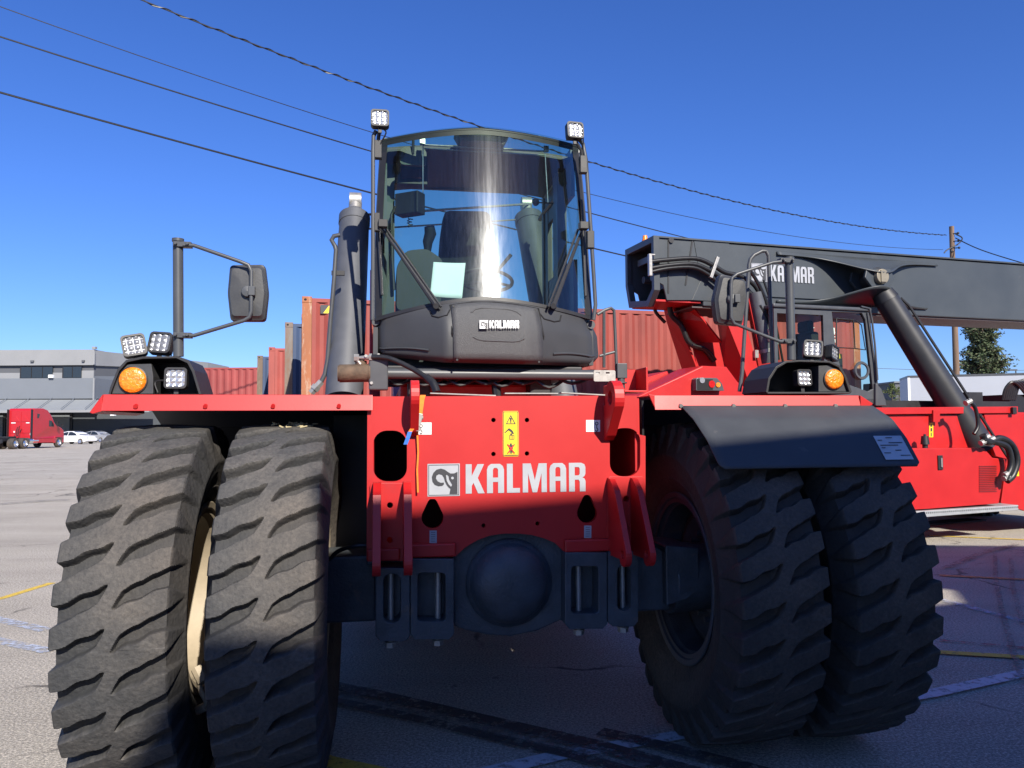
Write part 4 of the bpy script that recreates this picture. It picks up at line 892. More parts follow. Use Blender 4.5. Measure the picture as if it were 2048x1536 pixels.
# the black mud flap plate over the right wheels
def flapfn(u, v):            # u along the width, v: 0 top .. 1 bottom
    yy = np.interp(v, [0, .34, .66, 1], [-.272, -.43, -.58, -.72]); zz = np.interp(v, [0, .34, .66, 1], [1.936, 1.855, 1.745, 1.600])
    xa = np.interp(v, [0, .95, 1], [.956, .985, 1.01]); xb = np.interp(v, [0, .36, .96, 1], [2.151, 2.165, 2.125, 2.10])
    return (xa+(xb-xa)*u, float(yy), float(zz))
part('mud_flap', MB().grid(flapfn, 20, 24), mat('flap_charcoal', (0.044, 0.048, 0.054), 0.58, 0, 0.12, 4, 0.06, 120, dirt=(0.10, 0.095, 0.09), dirt_amt=0.03, dirt_scale=9), fr_, smooth=True, solid=0.006)
def labf(u, v, k):
    q = Vector(flapfn(.83+.145*u, .93-.30*v)); n = Vector((0, -.74, -.67)); n = Vector((0, -.75, .66)); return q+Vector((0, -.75, .66)).normalized()*(.008+k)
part('data_plate', MB().sheet([[(0, 0), (1, 0), (1, 1), (0, 1)]], lambda u, v: labf(u, v, 0)), mat('data_plate_grey', (0.45, 0.48, 0.52), 0.45), fr_)
dm = MB()
random.seed(3)
for k, (a, b) in enumerate(((.38, .62), (.06, .22), (.4, .9), (.06, .7), (.06, .2), (.5, .72), (.06, .3), (.6, .95))):
    v = .88-.105*k; dm.sheet([[(a, v), (b, v), (b, v+.035), (a, v+.035)]], lambda u, v_: labf(u, v_, .0015))
part('data_plate_lines', dm, CABG, fr_)

# ---- lamps
def work_lamp(parent, c, size, yaw, pitch, name='work_lamp', fins=True, roll=0.0):
    """square LED lamp: housing, lens, LED cups; faces -y then turned by yaw/pitch"""
    t = bpy.data.objects.new(name, None); COL.objects.link(t); t.parent = parent; t.location = c
    t.rotation_euler = (R(pitch), R(roll), R(yaw)); h = size/2
    hs_ = MB().prism([rrect(-h, -h, h, h, h*.35)], lambda u, v, k: (u, k, v), 0, size*.30)
    part('lamp_housing', hs_, BLK, t, bevel=0.003)
    if fins:
        fm = MB()
        for k in range(9):
            z = -h*.8+k*h*.2; fm.boxb((-h*.82, size*.30, z), (h*.82, size*.50, z+h*.07))
        part('cooling_fins', fm, BLK, t)
    part('lamp_bezel', MB().prism([rrect(-h, -h, h, h, h*.35), rrect(-h*.84, -h*.80, h*.84, h*.80, h*.28)], lambda u, v, k: (u, k, v), -.014, -.0005), BLK, t, bevel=0.0015)
    # LED cups modelled as a field of shallow dishes behind the lens
    def dish(u, v):
        x = (u*2-1)*h*.82; z = (v*2-1)*h*.78; k = 3.5
        return (x, -.003-.006*abs(math.cos(u*math.pi*3))*abs(math.cos(v*math.pi*3)), z)
    part('lens', MB().grid(dish, 30, 30), LENS2 if name == 'work_lamp' else LENS, t, smooth=True, auto=False)
    part('lamp_bracket', MB().boxb((-.012, size*.1, -h-.035), (.012, size*.2, -h+.004)), BLK, t, bevel=0.002)
    return t
def lamp_box(parent, pts, y0, y1, lampx, ambx, z, flip):
    t = bpy.data.objects.new('lamp_box', None); COL.objects.link(t); t.parent = parent
    inner = []
    cx = sum(p[0] for p in pts)/len(pts); cz = sum(p[1] for p in pts)/len(pts)
    for (a, b) in pts: inner.append((cx+(a-cx)*.955, 2.000 if b < 2.01 else b-.011))
    part('hood', MB().prism([pts, inner], lambda u, v, k: (u, k, v), y0, y1), BLK, t, bevel=0.003)
    part('hood_back', MB().prism([pts], lambda u, v, k: (u, k, v), y1, y1+.01), BLK, t)
    return t
# left lamp box (pixel outline on the plane y=-0.62)
YL = -0.20
def L1(px, py): p = P1(px, py, YL); return (p.x, p.z)
Lp = [L1(217,788), L1(220,775), L1(235,738), L1(252,720), L1(285,713), L1(355,712), L1(378,722), L1(388,740), L1(402,788)]
lb = lamp_box(M1, Lp, YL, YL+.30, 0, 0, 0, 0)
ap = [L1(221,787), L1(226,772), L1(238,742), L1(252,728), L1(300,727), L1(304,752), L1(304,787)]
part('amber_holder', MB().prism([ap], lambda u, v, k: (u, k, v), YL+.02, YL+.16), BLKG, lb, bevel=0.002)
def amber(parent, c, r):
    part('amber_lamp', MB().lathe([(c[1]+.02, r*1.08), (c[1]-.004, r*1.08), (c[1]-.006, r*1.0)], (c[0], 0, c[2]), 'Y', 40), BLK, parent, smooth=True)
    part('amber_lens', MB().lathe([(c[1]-.004, r), (c[1]-.014, r*.95), (c[1]-.018, r*.7), (c[1]-.020, 0)], (c[0], 0, c[2]), 'Y', 40), AMB, parent, smooth=True, auto=False)
a = P1(264, 760, YL); amber(lb, (a.x, YL+.015, a.z), .067)
a = P1(349, 756, YL); work_lamp(lb, (a.x, YL+.03, a.z), .112, 0, -6, 'head_lamp', True)
part('lamp_cable', MB().tube([(a.x-.05, YL+.03, a.z-.01), (a.x-.10, YL+.02, a.z-.02), (a.x-.085, YL+.02, a.z-.075)], .005, 6, smooth_n=4), HOSE, lb)
a = P1(268, 691, -.10); work_lamp(M1, (a.x, -.10, a.z), .118, 14, -12, roll=-12)
a = P1(321, 686, -.05); work_lamp(M1, (a.x, -.05, a.z), .120, -8, -16, roll=4)
# right lamp box
def L2(px, py): p = P1(px, py, YL); return (p.x, p.z)
Rp = [L2(1532,784), L2(1537,756), L2(1552,733), L2(1572,722), L2(1600,720), L2(1660,722), L2(1680,731), L2(1692,750), L2(1704,784)]
Rp = [(p[0], max(p[1], 1.997)) for p in Rp]
rb = lamp_box(M1, Rp, YL, YL+.30, 0, 0, 0, 0)
ap = [L2(1641,783), L2(1641,731), L2(1665,730), L2(1683,744), L2(1698,783)]
part('amber_holder', MB().prism([ap], lambda u, v, k: (u, k, v), YL+.02, YL+.16), BLKG, rb, bevel=0.002)
a = P1(1670, 758, YL); amber(rb, (a.x, YL+.015, a.z), .060)
a = P1(1612, 755, YL); work_lamp(rb, (a.x, YL+.03, a.z), .100, 6, -4, 'head_lamp')
a = P1(1626, 698, -.05); work_lamp(M1, (a.x, -.05, a.z), .112, -22, -16, roll=6)
a = P1(1667, 706, -.05); work_lamp(M1, (a.x, -.05, a.z), .095, 30, -4, roll=14)

# ---- mirrors on poles
def pts1(y, *q): return [P1(a, b, y if len(q[0]) == 2 else y) for (a, b) in q]
def mirror(name, yp, pole, arm, r, head, mid, label=None):
    t = bpy.data.objects.new('mirror', None); COL.objects.link(t); t.parent = M1
    q = pts1(yp, *pole); q[1].x = q[0].x if False else q[1].x
    part('mirror_pole', MB().cyl(q[0], q[1], .0265, n=20).cyl(q[0]+Vector((0, 0, .004)), q[0]-Vector((0, 0, .012)), .031, n=20), CABG, t, smooth=True)
    part('mirror_arm', MB().tube(pts1(yp-.03, *arm), .0105, 12), CABG, t, smooth=True)
    for (px, py) in (arm[0], arm[-1]):
        cm = MB(); c = P1(px, py, yp-.01); cm.box(c, (.09, .05, .028)); cm.cyl(c+Vector((.03, -.03, 0)), c+Vector((.03, -.045, 0)), .009, n=6); cm.cyl(c+Vector((-.03, -.03, 0)), c+Vector((-.03, -.045, 0)), .009, n=6)
        part('arm_clamp', cm, CABG, t, bevel=0.002)
    # head: bowed back shell, reflector on the far side
    ol = [P1(a, b, yp) for a, b in head]; cx = sum(p.x for p in ol)/len(ol); cz = sum(p.z for p in ol)/len(ol)
    m = MB(); vs = []; rings = [(1.0, .05), (1.0, .010), (.975, 0), (.93, -.003), (.84, -.022), (.3, -.028)]; n = len(ol)
    for (s_, dy) in rings:
        for p in ol: vs.append((cx+(p.x-cx)*s_, yp+.02+dy, cz+(p.z-cz)*s_))
    fs = [(i*n+j, i*n+(j+1) % n, (i+1)*n+(j+1) % n, (i+1)*n+j) for i in range(len(rings)-1) for j in range(n)]
    fs += [tuple(range((len(rings)-1)*n, len(rings)*n))]
    m.add(vs, fs); part('mirror_head', m, BLKG, t, smooth=True)
    part('mirror_glass', MB().sheet([[(p.x, p.z) for p in ol]], lambda u, v: (cx+(u-cx)*.97, yp+.066, cz+(v-cz)*.97)), STEEL, t)
    c = P1(mid[0], mid[1], yp-.03)
    part('swivel', MB().lathe([(yp-.012, .034), (yp-.030, .030), (yp-.034, 0)], (c.x, 0, c.z), 'Y', 20).box((c.x+.025, yp-.03, c.z), (.035, .03, .05)), CABG, t, bevel=0.003)
    return t
def soft(pts, k=4):    # round the corners of a pixel outline
    out = []
    n = len(pts)
    for i in range(n):
        a, b, c = Vector(pts[i-1]), Vector(pts[i]), Vector(pts[(i+1) % n])
        da = (a-b); dc_ = (c-b); r = min(k, da.length/2, dc_.length/2)
        p = b+da.normalized()*r; q = b+dc_.normalized()*r
        for j in range(4):
            s_ = j/3; out.append(tuple(p*(1-s_)**2+b*2*s_*(1-s_)+q*s_*s_))
    return out
mirror('m', -.10, [(356, 479), (357, 713)], [(366, 490), (388, 491), (480, 523), (497, 530), (502.5, 542), (502.5, 622), (499, 634), (488, 641), (388, 671), (366, 671)], .0105,
       soft([(458, 528), (528, 527), (535, 585), (529, 641), (459, 641), (453, 585)], 8), (494, 582))
mirror('m', -.02, [(1578, 516), (1583, 720)], [(1571, 522), (1545, 525), (1474, 548), (1464, 556), (1462, 570), (1462, 634), (1468, 647), (1533, 673), (1560, 683), (1574, 683)], .0095,
       soft([(1443, 546), (1494, 556), (1497, 590), (1488, 651), (1437, 646), (1431, 600)], 7), (1466, 597))
# hand rail frame beside the right mirror
part('hand_rail', MB().tube([P1(a, b, .15) for a, b in ((1479, 783), (1484, 745), (1491, 640), (1498, 530), (1501, 518), (1508, 510), (1524, 502), (1532, 502), (1537, 511), (1540, 600), (1545, 735))], .0125, 12), CABG, M1, smooth=True)

# ---- cab
CBY, CBD = .44, .21
def cy(s): return CBY+CBD*abs(s)**2.1
def edge(tab, t): return np.interp(t, [k[0] for k in tab], [k[1] for k in tab])
# windshield outline in pixels: (t from bottom 0 to top 1)
WL = [(0, 751), (.12, 750.5), (.35, 751), (.6, 754), (.85, 759), (1, 764)]
WR = [(0, 1184), (.12, 1181), (.35, 1176), (.6, 1170), (.85, 1162), (1, 1156)]
def wtop(s): return 260+22*abs(s)**1.9+ (13*s if s > 0 else 2*(-s))
def wbot(s): return 600+ (42*abs(s)**1.6 if s < 0 else 40*s**1.6)
def wind(u, v, off=0.0):
    s_ = u*2-1; xl, xr = edge(WL, v), edge(WR, v); px = xl+(xr-xl)*u; py = wbot(s_)+(wtop(s_)-wbot(s_))*v
    y = cy(s_)+.12*(1-(1-v)**2)+off; p = P1(px, py, y); return (p.x, y, p.z)
cab = bpy.data.objects.new('cab', None); COL.objects.link(cab); cab.parent = M1
part('windshield', MB().grid(wind, 48, 16), GLS, cab, smooth=True, auto=False)
# black printed border of the glass and the corner posts
bd = MB()
def border(u0, u1, v0, v1, nu, nv): bd.grid(lambda a, b: wind(u0+(u1-u0)*a, v0+(v1-v0)*b, -.004), nu, nv)
border(0, 1, .975, 1, 48, 1); border(0, 1, 0, .02, 48, 1); border(0, .03, .021, .974, 2, 14); border(.97, 1, .021, .974, 2, 14)
part('glass_border', bd, BLK, cab, smooth=True, auto=False)
part('corner_post', MB().tube([wind(.012, v, .03) for v in np.linspace(0, 1, 9)], .024, 10), CABG, cab, smooth=True)
part('corner_post', MB().tube([wind(.988, v, .03) for v in np.linspace(0, 1, 9)], .024, 10), CABG, cab, smooth=True)
part('roof_edge', MB().tube([wind(u, 1, .012) for u in np.linspace(0, 1, 30)], .016, 10), BLK, cab, smooth=True)
TLc, TRc = Vector(wind(0, 1)), Vector(wind(1, 1)); BLc, BRc = Vector(wind(0, 0)), Vector(wind(1, 0))
YB = 1.78                                       # cab back
# rear frame: header (the dark band under the roof), posts, sill
zt = TLc.z; hdr0 = P1(960, 384, YB).z; hdr1 = P1(960, 331, YB-.3).z
xl0, xr0 = TLc.x+.02, TRc.x-.02
part('rear_header', MB().boxb((xl0, YB-.03, hdr0), (xr0, YB+.01, hdr1+.12)), BLK, cab)
# headliner closing the roof behind the roof window
def roofz(x): s_ = (x-(xl0+xr0)/2)/((xr0-xl0)/2); return zt+.05*(1-s_*s_)
part('roof_liner', MB().grid(lambda a, b: (xl0+(xr0-xl0)*a, 0.86+(YB-0.88)*b, roofz(xl0+(xr0-xl0)*a)-.02), 12, 4), BLK, cab, solid=0.03)
part('roof_window', MB().grid(lambda a, b: ((wind(a, 1)[0]), cy(a*2-1)+.03+(.855-cy(a*2-1)-.03)*b, wind(a, 1)[2]-.01+ (roofz(xl0+(xr0-xl0)*a)-.02-wind(a, 1)[2]+.01)*b), 20, 6), GLSR, cab, smooth=True)
wn = MB()
for s_, c in ((0, xl0), (1, xr0)):
    wn.boxb((c-.03, YB-.04, 2.25), (c+.03, YB+.02, zt)); 
    f = (BLc if s_ == 0 else BRc); g = (TLc if s_ == 0 else TRc)
    wn.tube([(g.x, g.y, g.z-.01), (c, 1.25, zt-.02), (c, YB, zt-.03)], .03, 8)
    wn.tube([(f.x, f.y+.02, 2.52), (c, YB, 2.50)], .03, 8); wn.boxb((c-(.0 if s_ == 0 else .07), 1.05, 2.3), (c+(.07 if s_ == 0 else .0), 1.20, zt-.05)); wn.boxb((c-.02, YB-.16, 2.3), (c+.02, YB-.05, zt-.05)); wn.boxb((c-.015, .80, 2.3), (c+.015, YB, 3.0)); wn.boxb((c-.015, .85, 3.47 if s_ else 3.2), (c+.015, YB, zt+.06))
part('side_frame', wn, CABG, cab)
for s_, f, g, c in ((0, BLc, TLc, xl0), (1, BRc, TRc, xr0)):
    m = MB().add([(f.x, f.y+.03, 2.50), (c, YB-.05, 2.50), (c, YB-.05, zt-.06), (g.x, g.y+.03, zt-.05)], [(0, 1, 2, 3)])
    part('side_window', m, GLS2, cab)
    m = MB().add([(f.x, f.y+.03, 2.24), (c, YB-.05, 2.24), (c, YB-.05, 2.48), (f.x, f.y+.03, 2.48)], [(0, 1, 2, 3)])
    part('side_panel', m, PLAS2, cab, solid=0.03)
part('rear_window', MB().add([(xl0, YB-.01, 2.50), (xr0, YB-.01, 2.50), (xr0, YB-.01, hdr0), (xl0, YB-.01, hdr0)], [(0, 1, 2, 3)]), GLS2, cab)
part('rear_panel', MB().boxb((xl0, YB-.03, 2.24), (xr0, YB, 2.47)), BLK, cab)
part('cab_floor', MB().boxb((xl0-.02, .75, 2.22), (xr0+.02, YB, 2.26)), BLK, cab)
# door edge frames seen through the right half of the glass
c = xr0
part('door_frame', MB().tube([(c-.015, 1.15, 2.45), (c-.015, 1.15, zt-.22), (c-.015, 1.25, zt-.16), (c-.015, 1.95, zt-.16)], .02, 8).tube([(c-.015, 1.30, 2.52), (c-.015, 1.32, 3.30), (c-.015, 1.4, 3.38)], .012, 8), CABG, cab, smooth=True)
# cowl below the glass
def cowl(u, v, off=0.0):       # v 0 bottom .. 1 top
    s_ = u*2-1
    xl = np.interp(v, [0, .12, .6, .9, 1], [757, 750, 750, 751, 753]); xr = np.interp(v, [0, .12, .6, .85, 1], [1188, 1197, 1194, 1184, 1180])
    px = xl+(xr-xl)*u; yb = np.interp(s_, [-1, -.95, -.4, .4, .95, 1], [703, 713, 725, 729, 733, 724]); yt = wbot(s_)-1
    py = yb+(yt-yb)*v
    bul = .03*math.sin(min(1, v*1.15)*math.pi*.5)
    pl_ = CBY-.05+.46*max(0, abs(s_)-.36); k_ = v**4
    y = pl_*(1-k_)+cy(s_)*k_+.05*(1-min(1, v/.10))**2-.012*math.sin(math.pi*v)+off
    if abs(s_) > .93: y += (abs(s_)-.93)*1.2
    p = P1(px, py, y); return (p.x, y, p.z)
part('cowl', MB().grid(cowl, 60, 24), PLAS2, cab, smooth=True, auto=False)
def clip_rect(u0, u1, v0, v1, off, nu=16, nv=12): return MB().grid(lambda a, b: cowl(u0+(u1-u0)*a, v0+(v1-v0)*b, off), nu, nv)
cp = clip_rect(.352, .752, .02, .955, -.010); part('cowl_panel', cp, PLAS, cab, smooth=True, auto=False, solid=0.006)
part('panel_seam', MB().tube([cowl(a, b, -.004) for a, b in [(.346, .01), (.346, .5), (.346, .96), (.45, .965), (.55, .965), (.65, .965), (.758, .96), (.758, .5), (.758, .01)]], .006, 6), DARK, cab)
part('wiper_well', MB().tube([cowl(a, b, -.002) for a, b in [(.25, .93), (.262, .82), (.29, .78), (.33, .80), (.344, .88)]], .005, 6).tube([cowl(a, b, -.002) for a, b in [(.76, .88), (.775, .80), (.82, .78), (.85, .82), (.862, .93)]], .005, 6), DARK, cab)
# raised frame around the name on the panel
def ridge(us, vs_, r): return MB().tube([cowl(a, b, -.012) for a, b in zip(us, vs_)], r, 8)
part('panel_ridge', ridge([.44, .46, .49, .62, .65, .67], [.80, .85, .87, .87, .85, .80], .006), PLAS, cab, smooth=True)
part('panel_ridge', ridge([.44, .46, .49, .62, .65, .67], [.42, .38, .36, .36, .38, .42], .006), PLAS, cab, smooth=True)
sm = MB()
for (a, b) in ((.362, .93), (.742, .93), (.366, .05), (.74, .05)): q = Vector(cowl(a, b, -.015)); sm.cyl(q, q+Vector((0, -.004, 0)), .007, n=10)
part('panel_screws', sm, BLK, cab)
for (u0, u1) in ((.02, .24), (.80, .985)):
    part('cowl_ledge', MB().grid(lambda a, b: cowl(u0+(u1-u0)*a, .17+.055*b+(.03*math.sin(a*math.pi)), -.004-.012*math.sin(b*math.pi)), 14, 4), PLAS2, cab, smooth=True)
def cowlpx(px, py, off):
    v = .6
    for _ in range(6):
        xl = np.interp(v, [0, .12, .6, .9, 1], [757, 750, 750, 751, 753]); xr = np.interp(v, [0, .12, .6, .85, 1], [1188, 1197, 1194, 1184, 1180])
        u = (px-xl)/(xr-xl); s_ = u*2-1; yb = np.interp(s_, [-1, -.9, -.4, .4, .9, 1], [705, 712, 724, 728, 732, 725]); v = (py-yb)/(wbot(s_)-1-yb)
    return cowl(u, v, off)
logo('badge', cab, lambda u, v, k=0.002: cowlpx(u, -v, -.034-k), 959, -656, 15.5, 79)
# wiper wells, wipers
def wp(px, py, dy=0.0):
    # locate on the glass surface: solve u,v roughly
    best = None
    for i in range(0, 41):
        u = i/40; xl = 0
        for j in range(0, 31):
            v = j/30; s_ = u*2-1; x = edge(WL, v)+(edge(WR, v)-edge(WL, v))*u; y = wbot(s_)+(wtop(s_)-wbot(s_))*v
            d = (x-px)**2+(y-py)**2
            if best is None or d < best[0]: best = (d, s_, v)
    y = cy(best[1])+.12*(1-(1-best[2])**2)-dy; return P1(px, py, y)
def wiper(pa_, pb, pc, pd):
    t = bpy.data.objects.new('wiper', None); COL.objects.link(t); t.parent = cab
    part('wiper_arm', MB().tube([wp(*pa_, .06), wp((pa_[0]+pb[0])/2, (pa_[1]+pb[1])/2, .065), wp(*pb, .045)], [.017, .013, .009], 8), BLK, t, smooth=True)
    part('wiper_link', MB().tube([wp(pa_[0]+10*(1 if pa_[0] < 1000 else -1), pa_[1]+2, .055), wp(pb[0]+10*(1 if pa_[0] < 1000 else -1), pb[1]+4, .045)], .008, 8), BLK, t, smooth=True)
    q = [Vector(wp(*pc, .03)), Vector(wp(*pd, .03))]
    part('wiper_blade', MB().tube([q[0], (q[0]+q[1])/2+Vector((0, -.01, 0)), q[1]], .010, 6).tube([q[0]+Vector((0, .014, 0)), q[1]+Vector((0, .014, 0))], .005, 6), BLK, t)
    part('wiper_pivot', MB().cyl(wp(*pa_, .0), wp(*pa_, .075), .022, .018, 14), BLK, t, smooth=True)
wiper((872, 612), (763, 455), (757, 450), (764, 590))
wiper((1107, 612), (1166, 455), (1163, 400), (1172, 592))
# guard rails at the cab corners
for (q, yy) in (([(752, 262), (747, 272), (746, 300), (746, 500), (745, 640)], .60), ([(1157, 278), (1166, 288), (1172, 320), (1181, 450), (1188, 560), (1191, 610), (1187, 640)], .62)):
    part('guard_rail', MB().tube([P1(a, b, yy) for a, b in q], .0135, 12), CABG, cab, smooth=True)
for (a, b, s_) in ((756, 300, 1), (1166, 330, -1), (752, 445, 1), (1180, 480, -1)):
    part('rail_bracket', MB().box(P1(a, b, .62), (.05, .05, .12)), BLK, cab, bevel=0.004)
t1 = P1(760, 237, .55); work_lamp(cab, (t1.x, .55, t1.z), .118, 0, -8, 'roof_lamp')
t2 = P1(1150, 261, .58); work_lamp(cab, (t2.x, .58, t2.z), .118, 6, -8, 'roof_lamp')
part('lamp_stem', MB().tube([P1(760, 257, .58), P1(757, 275, .60), P1(756, 300, .62)], .012, 8).tube([P1(1150, 281, .6), P1(1162, 300, .62), P1(1165, 325, .62)], .012, 8), BLK, cab, smooth=True)
part('lamp_cable', MB().tube([P1(766, 258, .57), P1(772, 266, .57), P1(760, 290, .6), P1(757, 310, .6)], .005, 6, smooth_n=4).tube([P1(1158, 280, .6), P1(1166, 272, .58), P1(1166, 295, .6)], .005, 6, smooth_n=4), HOSE, cab)
# wiper brackets high on the rails
for (a, b) in ((766, 448), (1167, 452)): part('wiper_mount', MB().box(P1(a, b, .60), (.06, .06, .05)), BLK, cab, bevel=0.004)

# ---- inside the cab
def seatp():
    t = bpy.data.objects.new('seat', None); COL.objects.link(t); t.parent = cab
    y = 1.55
    def bk(px, py): p = P1(px, py, y); return (p.x, p.z)
    ol = soft([bk(886, 430), bk(975, 432), bk(985, 480), bk(992, 560), (bk(992, 600)[0], 2.45), (bk(872, 600)[0], 2.45), bk(874, 560), bk(879, 480)], .05)
    part('backrest', MB().prism([ol], lambda u, v, k: (u, k-.15*(v-2.6), v), y, y+.12), SEAT, t, bevel=0.03)
    cx = P1(935, 520, y).x
    part('cushion', MB().boxb((cx-.26, y-.50, 2.48), (cx+.26, y, 2.60)), SEAT, t, bevel=0.04)
    part('pedestal', MB().boxb((cx-.18, y-.40, 2.26), (cx+.18, y-.05, 2.48)), BLK, t)
seatp()
sc_ = P1(972, 560, 1.02)
rot = Matrix.Rotation(R(35), 4, 'X')
st = MB(); 
st.tube([Vector((sc_.x, 1.02, sc_.z))+rot @ Vector((.19*math.cos(2*math.pi*i/36), .19*math.sin(2*math.pi*i/36), 0)) for i in range(37)], .013, 8, cap=False)
for a_ in (90, 210, 330): st.tube([Vector((sc_.x, 1.02, sc_.z)), Vector((sc_.x, 1.02, sc_.z))+rot @ Vector((.19*math.cos(R(a_)), .19*math.sin(R(a_)), 0))], .010, 6)
st.tube([(sc_.x, 1.02, sc_.z), (sc_.x, .88, sc_.z-.30), (sc_.x, .85, 2.3)], .035, 10)
part('steering_wheel', st, BLK, cab, smooth=True)
sc2 = P1(1022, 515, 1.0)
part('control_stalk', MB().tube([(sc_.x, 1.0, sc_.z-.03), (sc2.x, 1.0, sc2.z+.02)], [.009, .014, .016], 8), BLK, cab, smooth=True)
part('dashboard', MB().grid(lambda a, b: (BLc.x+.05+(BRc.x-BLc.x-.10)*a, .60+.06*abs(a*2-1)**2*3+.35*b, 2.56+.05*math.sin(b*math.pi)-.12*abs(a*2-1)**2+.02*math.sin(a*19)*b), 30, 6), BLK, cab, smooth=True, solid=.02)
ac = P1(838, 540, 1.30)
part('armrest_console', MB().prism([soft([(-.17, -.30), (.15, -.30), (.17, .08), (.05, .16), (-.10, .14), (-.17, .02)], .04)], lambda u, v, k: (ac.x+u, k, ac.z+v-.03), 1.15, 1.60), BLK, cab, bevel=0.015)
jk = P1(855, 470, 1.3)
part('joystick', MB().tube([(jk.x+.0, 1.28, jk.z-.15), (jk.x, 1.28, jk.z-.06), (jk.x+.02, 1.26, jk.z), (jk.x+.01, 1.24, jk.z+.05)], [.022, .038, .045, .038], 10), BLK, cab, smooth=True)
part('joystick_ring', MB().cyl((jk.x, 1.28, jk.z-.10), (jk.x, 1.28, jk.z-.075), .026, n=14), ZINC, cab, smooth=True)
mn = P1(820, 409, .98)
part('monitor', MB().box(mn, (.19, .10, .155), Matrix.Rotation(R(-35), 4, 'Z')), BLK, cab, bevel=0.006)
part('monitor_arm', MB().tube([mn, P1(790, 415, 1.0), P1(783, 430, 1.0), P1(785, 520, 1.0), P1(788, 580, 1.0)], .012, 8), BLK, cab, smooth=True)
part('coiled_cable', MB().tube([mn+Vector((.02*math.sin(i*1.9), .02*math.cos(i*1.9), -.08-.006*i)) for i in range(14)], .004, 5), HOSE, cab)
im = P1(826, 313, .80)
part('inside_mirror', MB().prism([soft([(-.09, -.06), (.09, -.06), (.095, .04), (.06, .07), (-.06, .07), (-.095, .04)], .03)], lambda u, v, k: (im.x+u, k, im.z+v), .80, .83).tube([(im.x, .80, im.z+.02), (im.x, .76, im.z+.10)], .010, 8), BLKG, cab, bevel=0.004)
sv = MB().tube([P1(846, 290, .72), P1(1095, 303, .72)], .007, 8).tube([P1(848, 297, .72), P1(1092, 311, .72)], .005, 8)
sv.tube([P1(846, 290, .72), P1(846, 385, .72)], .004, 6).tube([P1(1090, 305, .72), P1(1096, 405, .72)], .004, 6)
sv.box(P1(845, 284, .72), (.035, .02, .04)).box(P1(1092, 298, .72), (.035, .02, .04))
part('sun_blind_rail', sv, STEEL, cab, smooth=True)
dmx = P1(968, 272, .6)
part('dome_console', MB().prism([[(-.19, .05), (-.15, -.02), (-.10, -.04), (.10, -.04), (.15, -.02), (.19, .05)]], lambda u, v, k: (dmx.x+u, k, dmx.z+v), .62, .80), BLK, cab, bevel=0.006)
rad = P1(822, 350, 1.1)
part('radio', MB().box(rad, (.15, .08, .07)), mat('dull_red_plastic', (.09, .012, .012), .6), cab, bevel=0.005)
part('radio_frame', MB().box(rad+Vector((0, .03, .03)), (.24, .08, .20)), BLK, cab, bevel=0.005)
gm = P1(1072, 405, 1.2)
part('gooseneck_lamp', MB().tube([gm, gm+Vector((.10, 0, .0)), gm+Vector((.22, .1, .03))], .005, 6, smooth_n=3).cyl(gm, gm+Vector((-.02, -.03, 0)), .028, .02, 12), BLK, cab, smooth=True)

# ---- beam and gear below the cab
part('cab_beam', MB().cyl(P1(772, 747, .52), P1(1195, 750, .52), .034, n=24), CABG, M1, smooth=True)
part('cab_subframe', MB().boxb((-.80, .62, 2.16), (.62, 2.1, 2.225)).boxb((-.55, .75, 1.94), (-.40, 2.0, 2.17)).boxb((.28, .75, 1.94), (.43, 2.0, 2.17)), BLK, M1, bevel=0.01)
random.seed(11)
hm = MB()
for k in range(9):
    x = -.62+k*.14+random.uniform(-.03, .03); hm.tube([(x-.10, .60, 2.15), (x, .56, 2.10+random.uniform(-.02, .01)), (x+.12, .60, 2.14)], .012, 7, smooth_n=4)
hm.tube([(.02, .62, 2.16), (.03, .60, 2.02), (.03, .55, 1.94)], .03, 8)
part('cab_hoses', hm, HOSE, M1, smooth=True)
a = P1(757, 748, .36); part('motor_bracket', MB().box(a, (.115, .10, .20)), CABG, M1, bevel=0.008)
a = P1(679, 747, .36); b = P1(737, 746, .36)
part('swing_motor', MB().cyl(a, b, .055, n=28).cyl(a-Vector((.01, 0, 0)), a, .050, n=12).cyl(b, b+Vector((.012, 0, 0)), .062, n=28).cyl(P1(722, 735, .36), P1(722, 722, .36), .035, n=16), RUSTC, M1, smooth=True)
part('hose_fitting', MB().tube([P1(722, 728, .34), P1(712, 716, .34), P1(738, 715, .32), P1(748, 714, .31)], .017, 10).cyl(P1(708, 716, .34), P1(718, 716, .34), .024, n=6).cyl(P1(738, 715, .32), P1(744, 715, .32), .024, n=6), ZINC, M1, smooth=True)
part('motor_hose', MB().tube([P1(744, 714, .31), P1(775, 716, .28), P1(810, 730, .24), P1(845, 750, .18), P1(866, 768, .12), P1(873, 785, .08)], .0165, 12, smooth_n=6), HOSE, M1, smooth=True)
part('hose_sleeve', MB().tube([P1(853, 755, .16), P1(866, 767, .12), P1(874, 786, .08)], .024, 12, smooth_n=4), HOSE, M1, smooth=True)
bx = MB()
for q in ((743, 766), (757, 710), (732, 712)): c = P1(q[0], q[1], .31); bx.cyl(c, c+Vector((0, -.012, 0)), .010, n=6)
part('bracket_bolts', bx, ZINC, M1)
a = P1(1186, 763, .40); b = P1(1229, 741, .40)
part('sensor_plate', MB().prism([rrect(a.x, a.z, b.x, b.z, .01), rrect(a.x+.012, b.z-.022, a.x+.04, b.z-.012, .004), rrect(a.x+.08, b.z-.022, a.x+.108, b.z-.012, .004)], lambda u, v, k: (u, k, v), .38, .386), ZINC, M1)
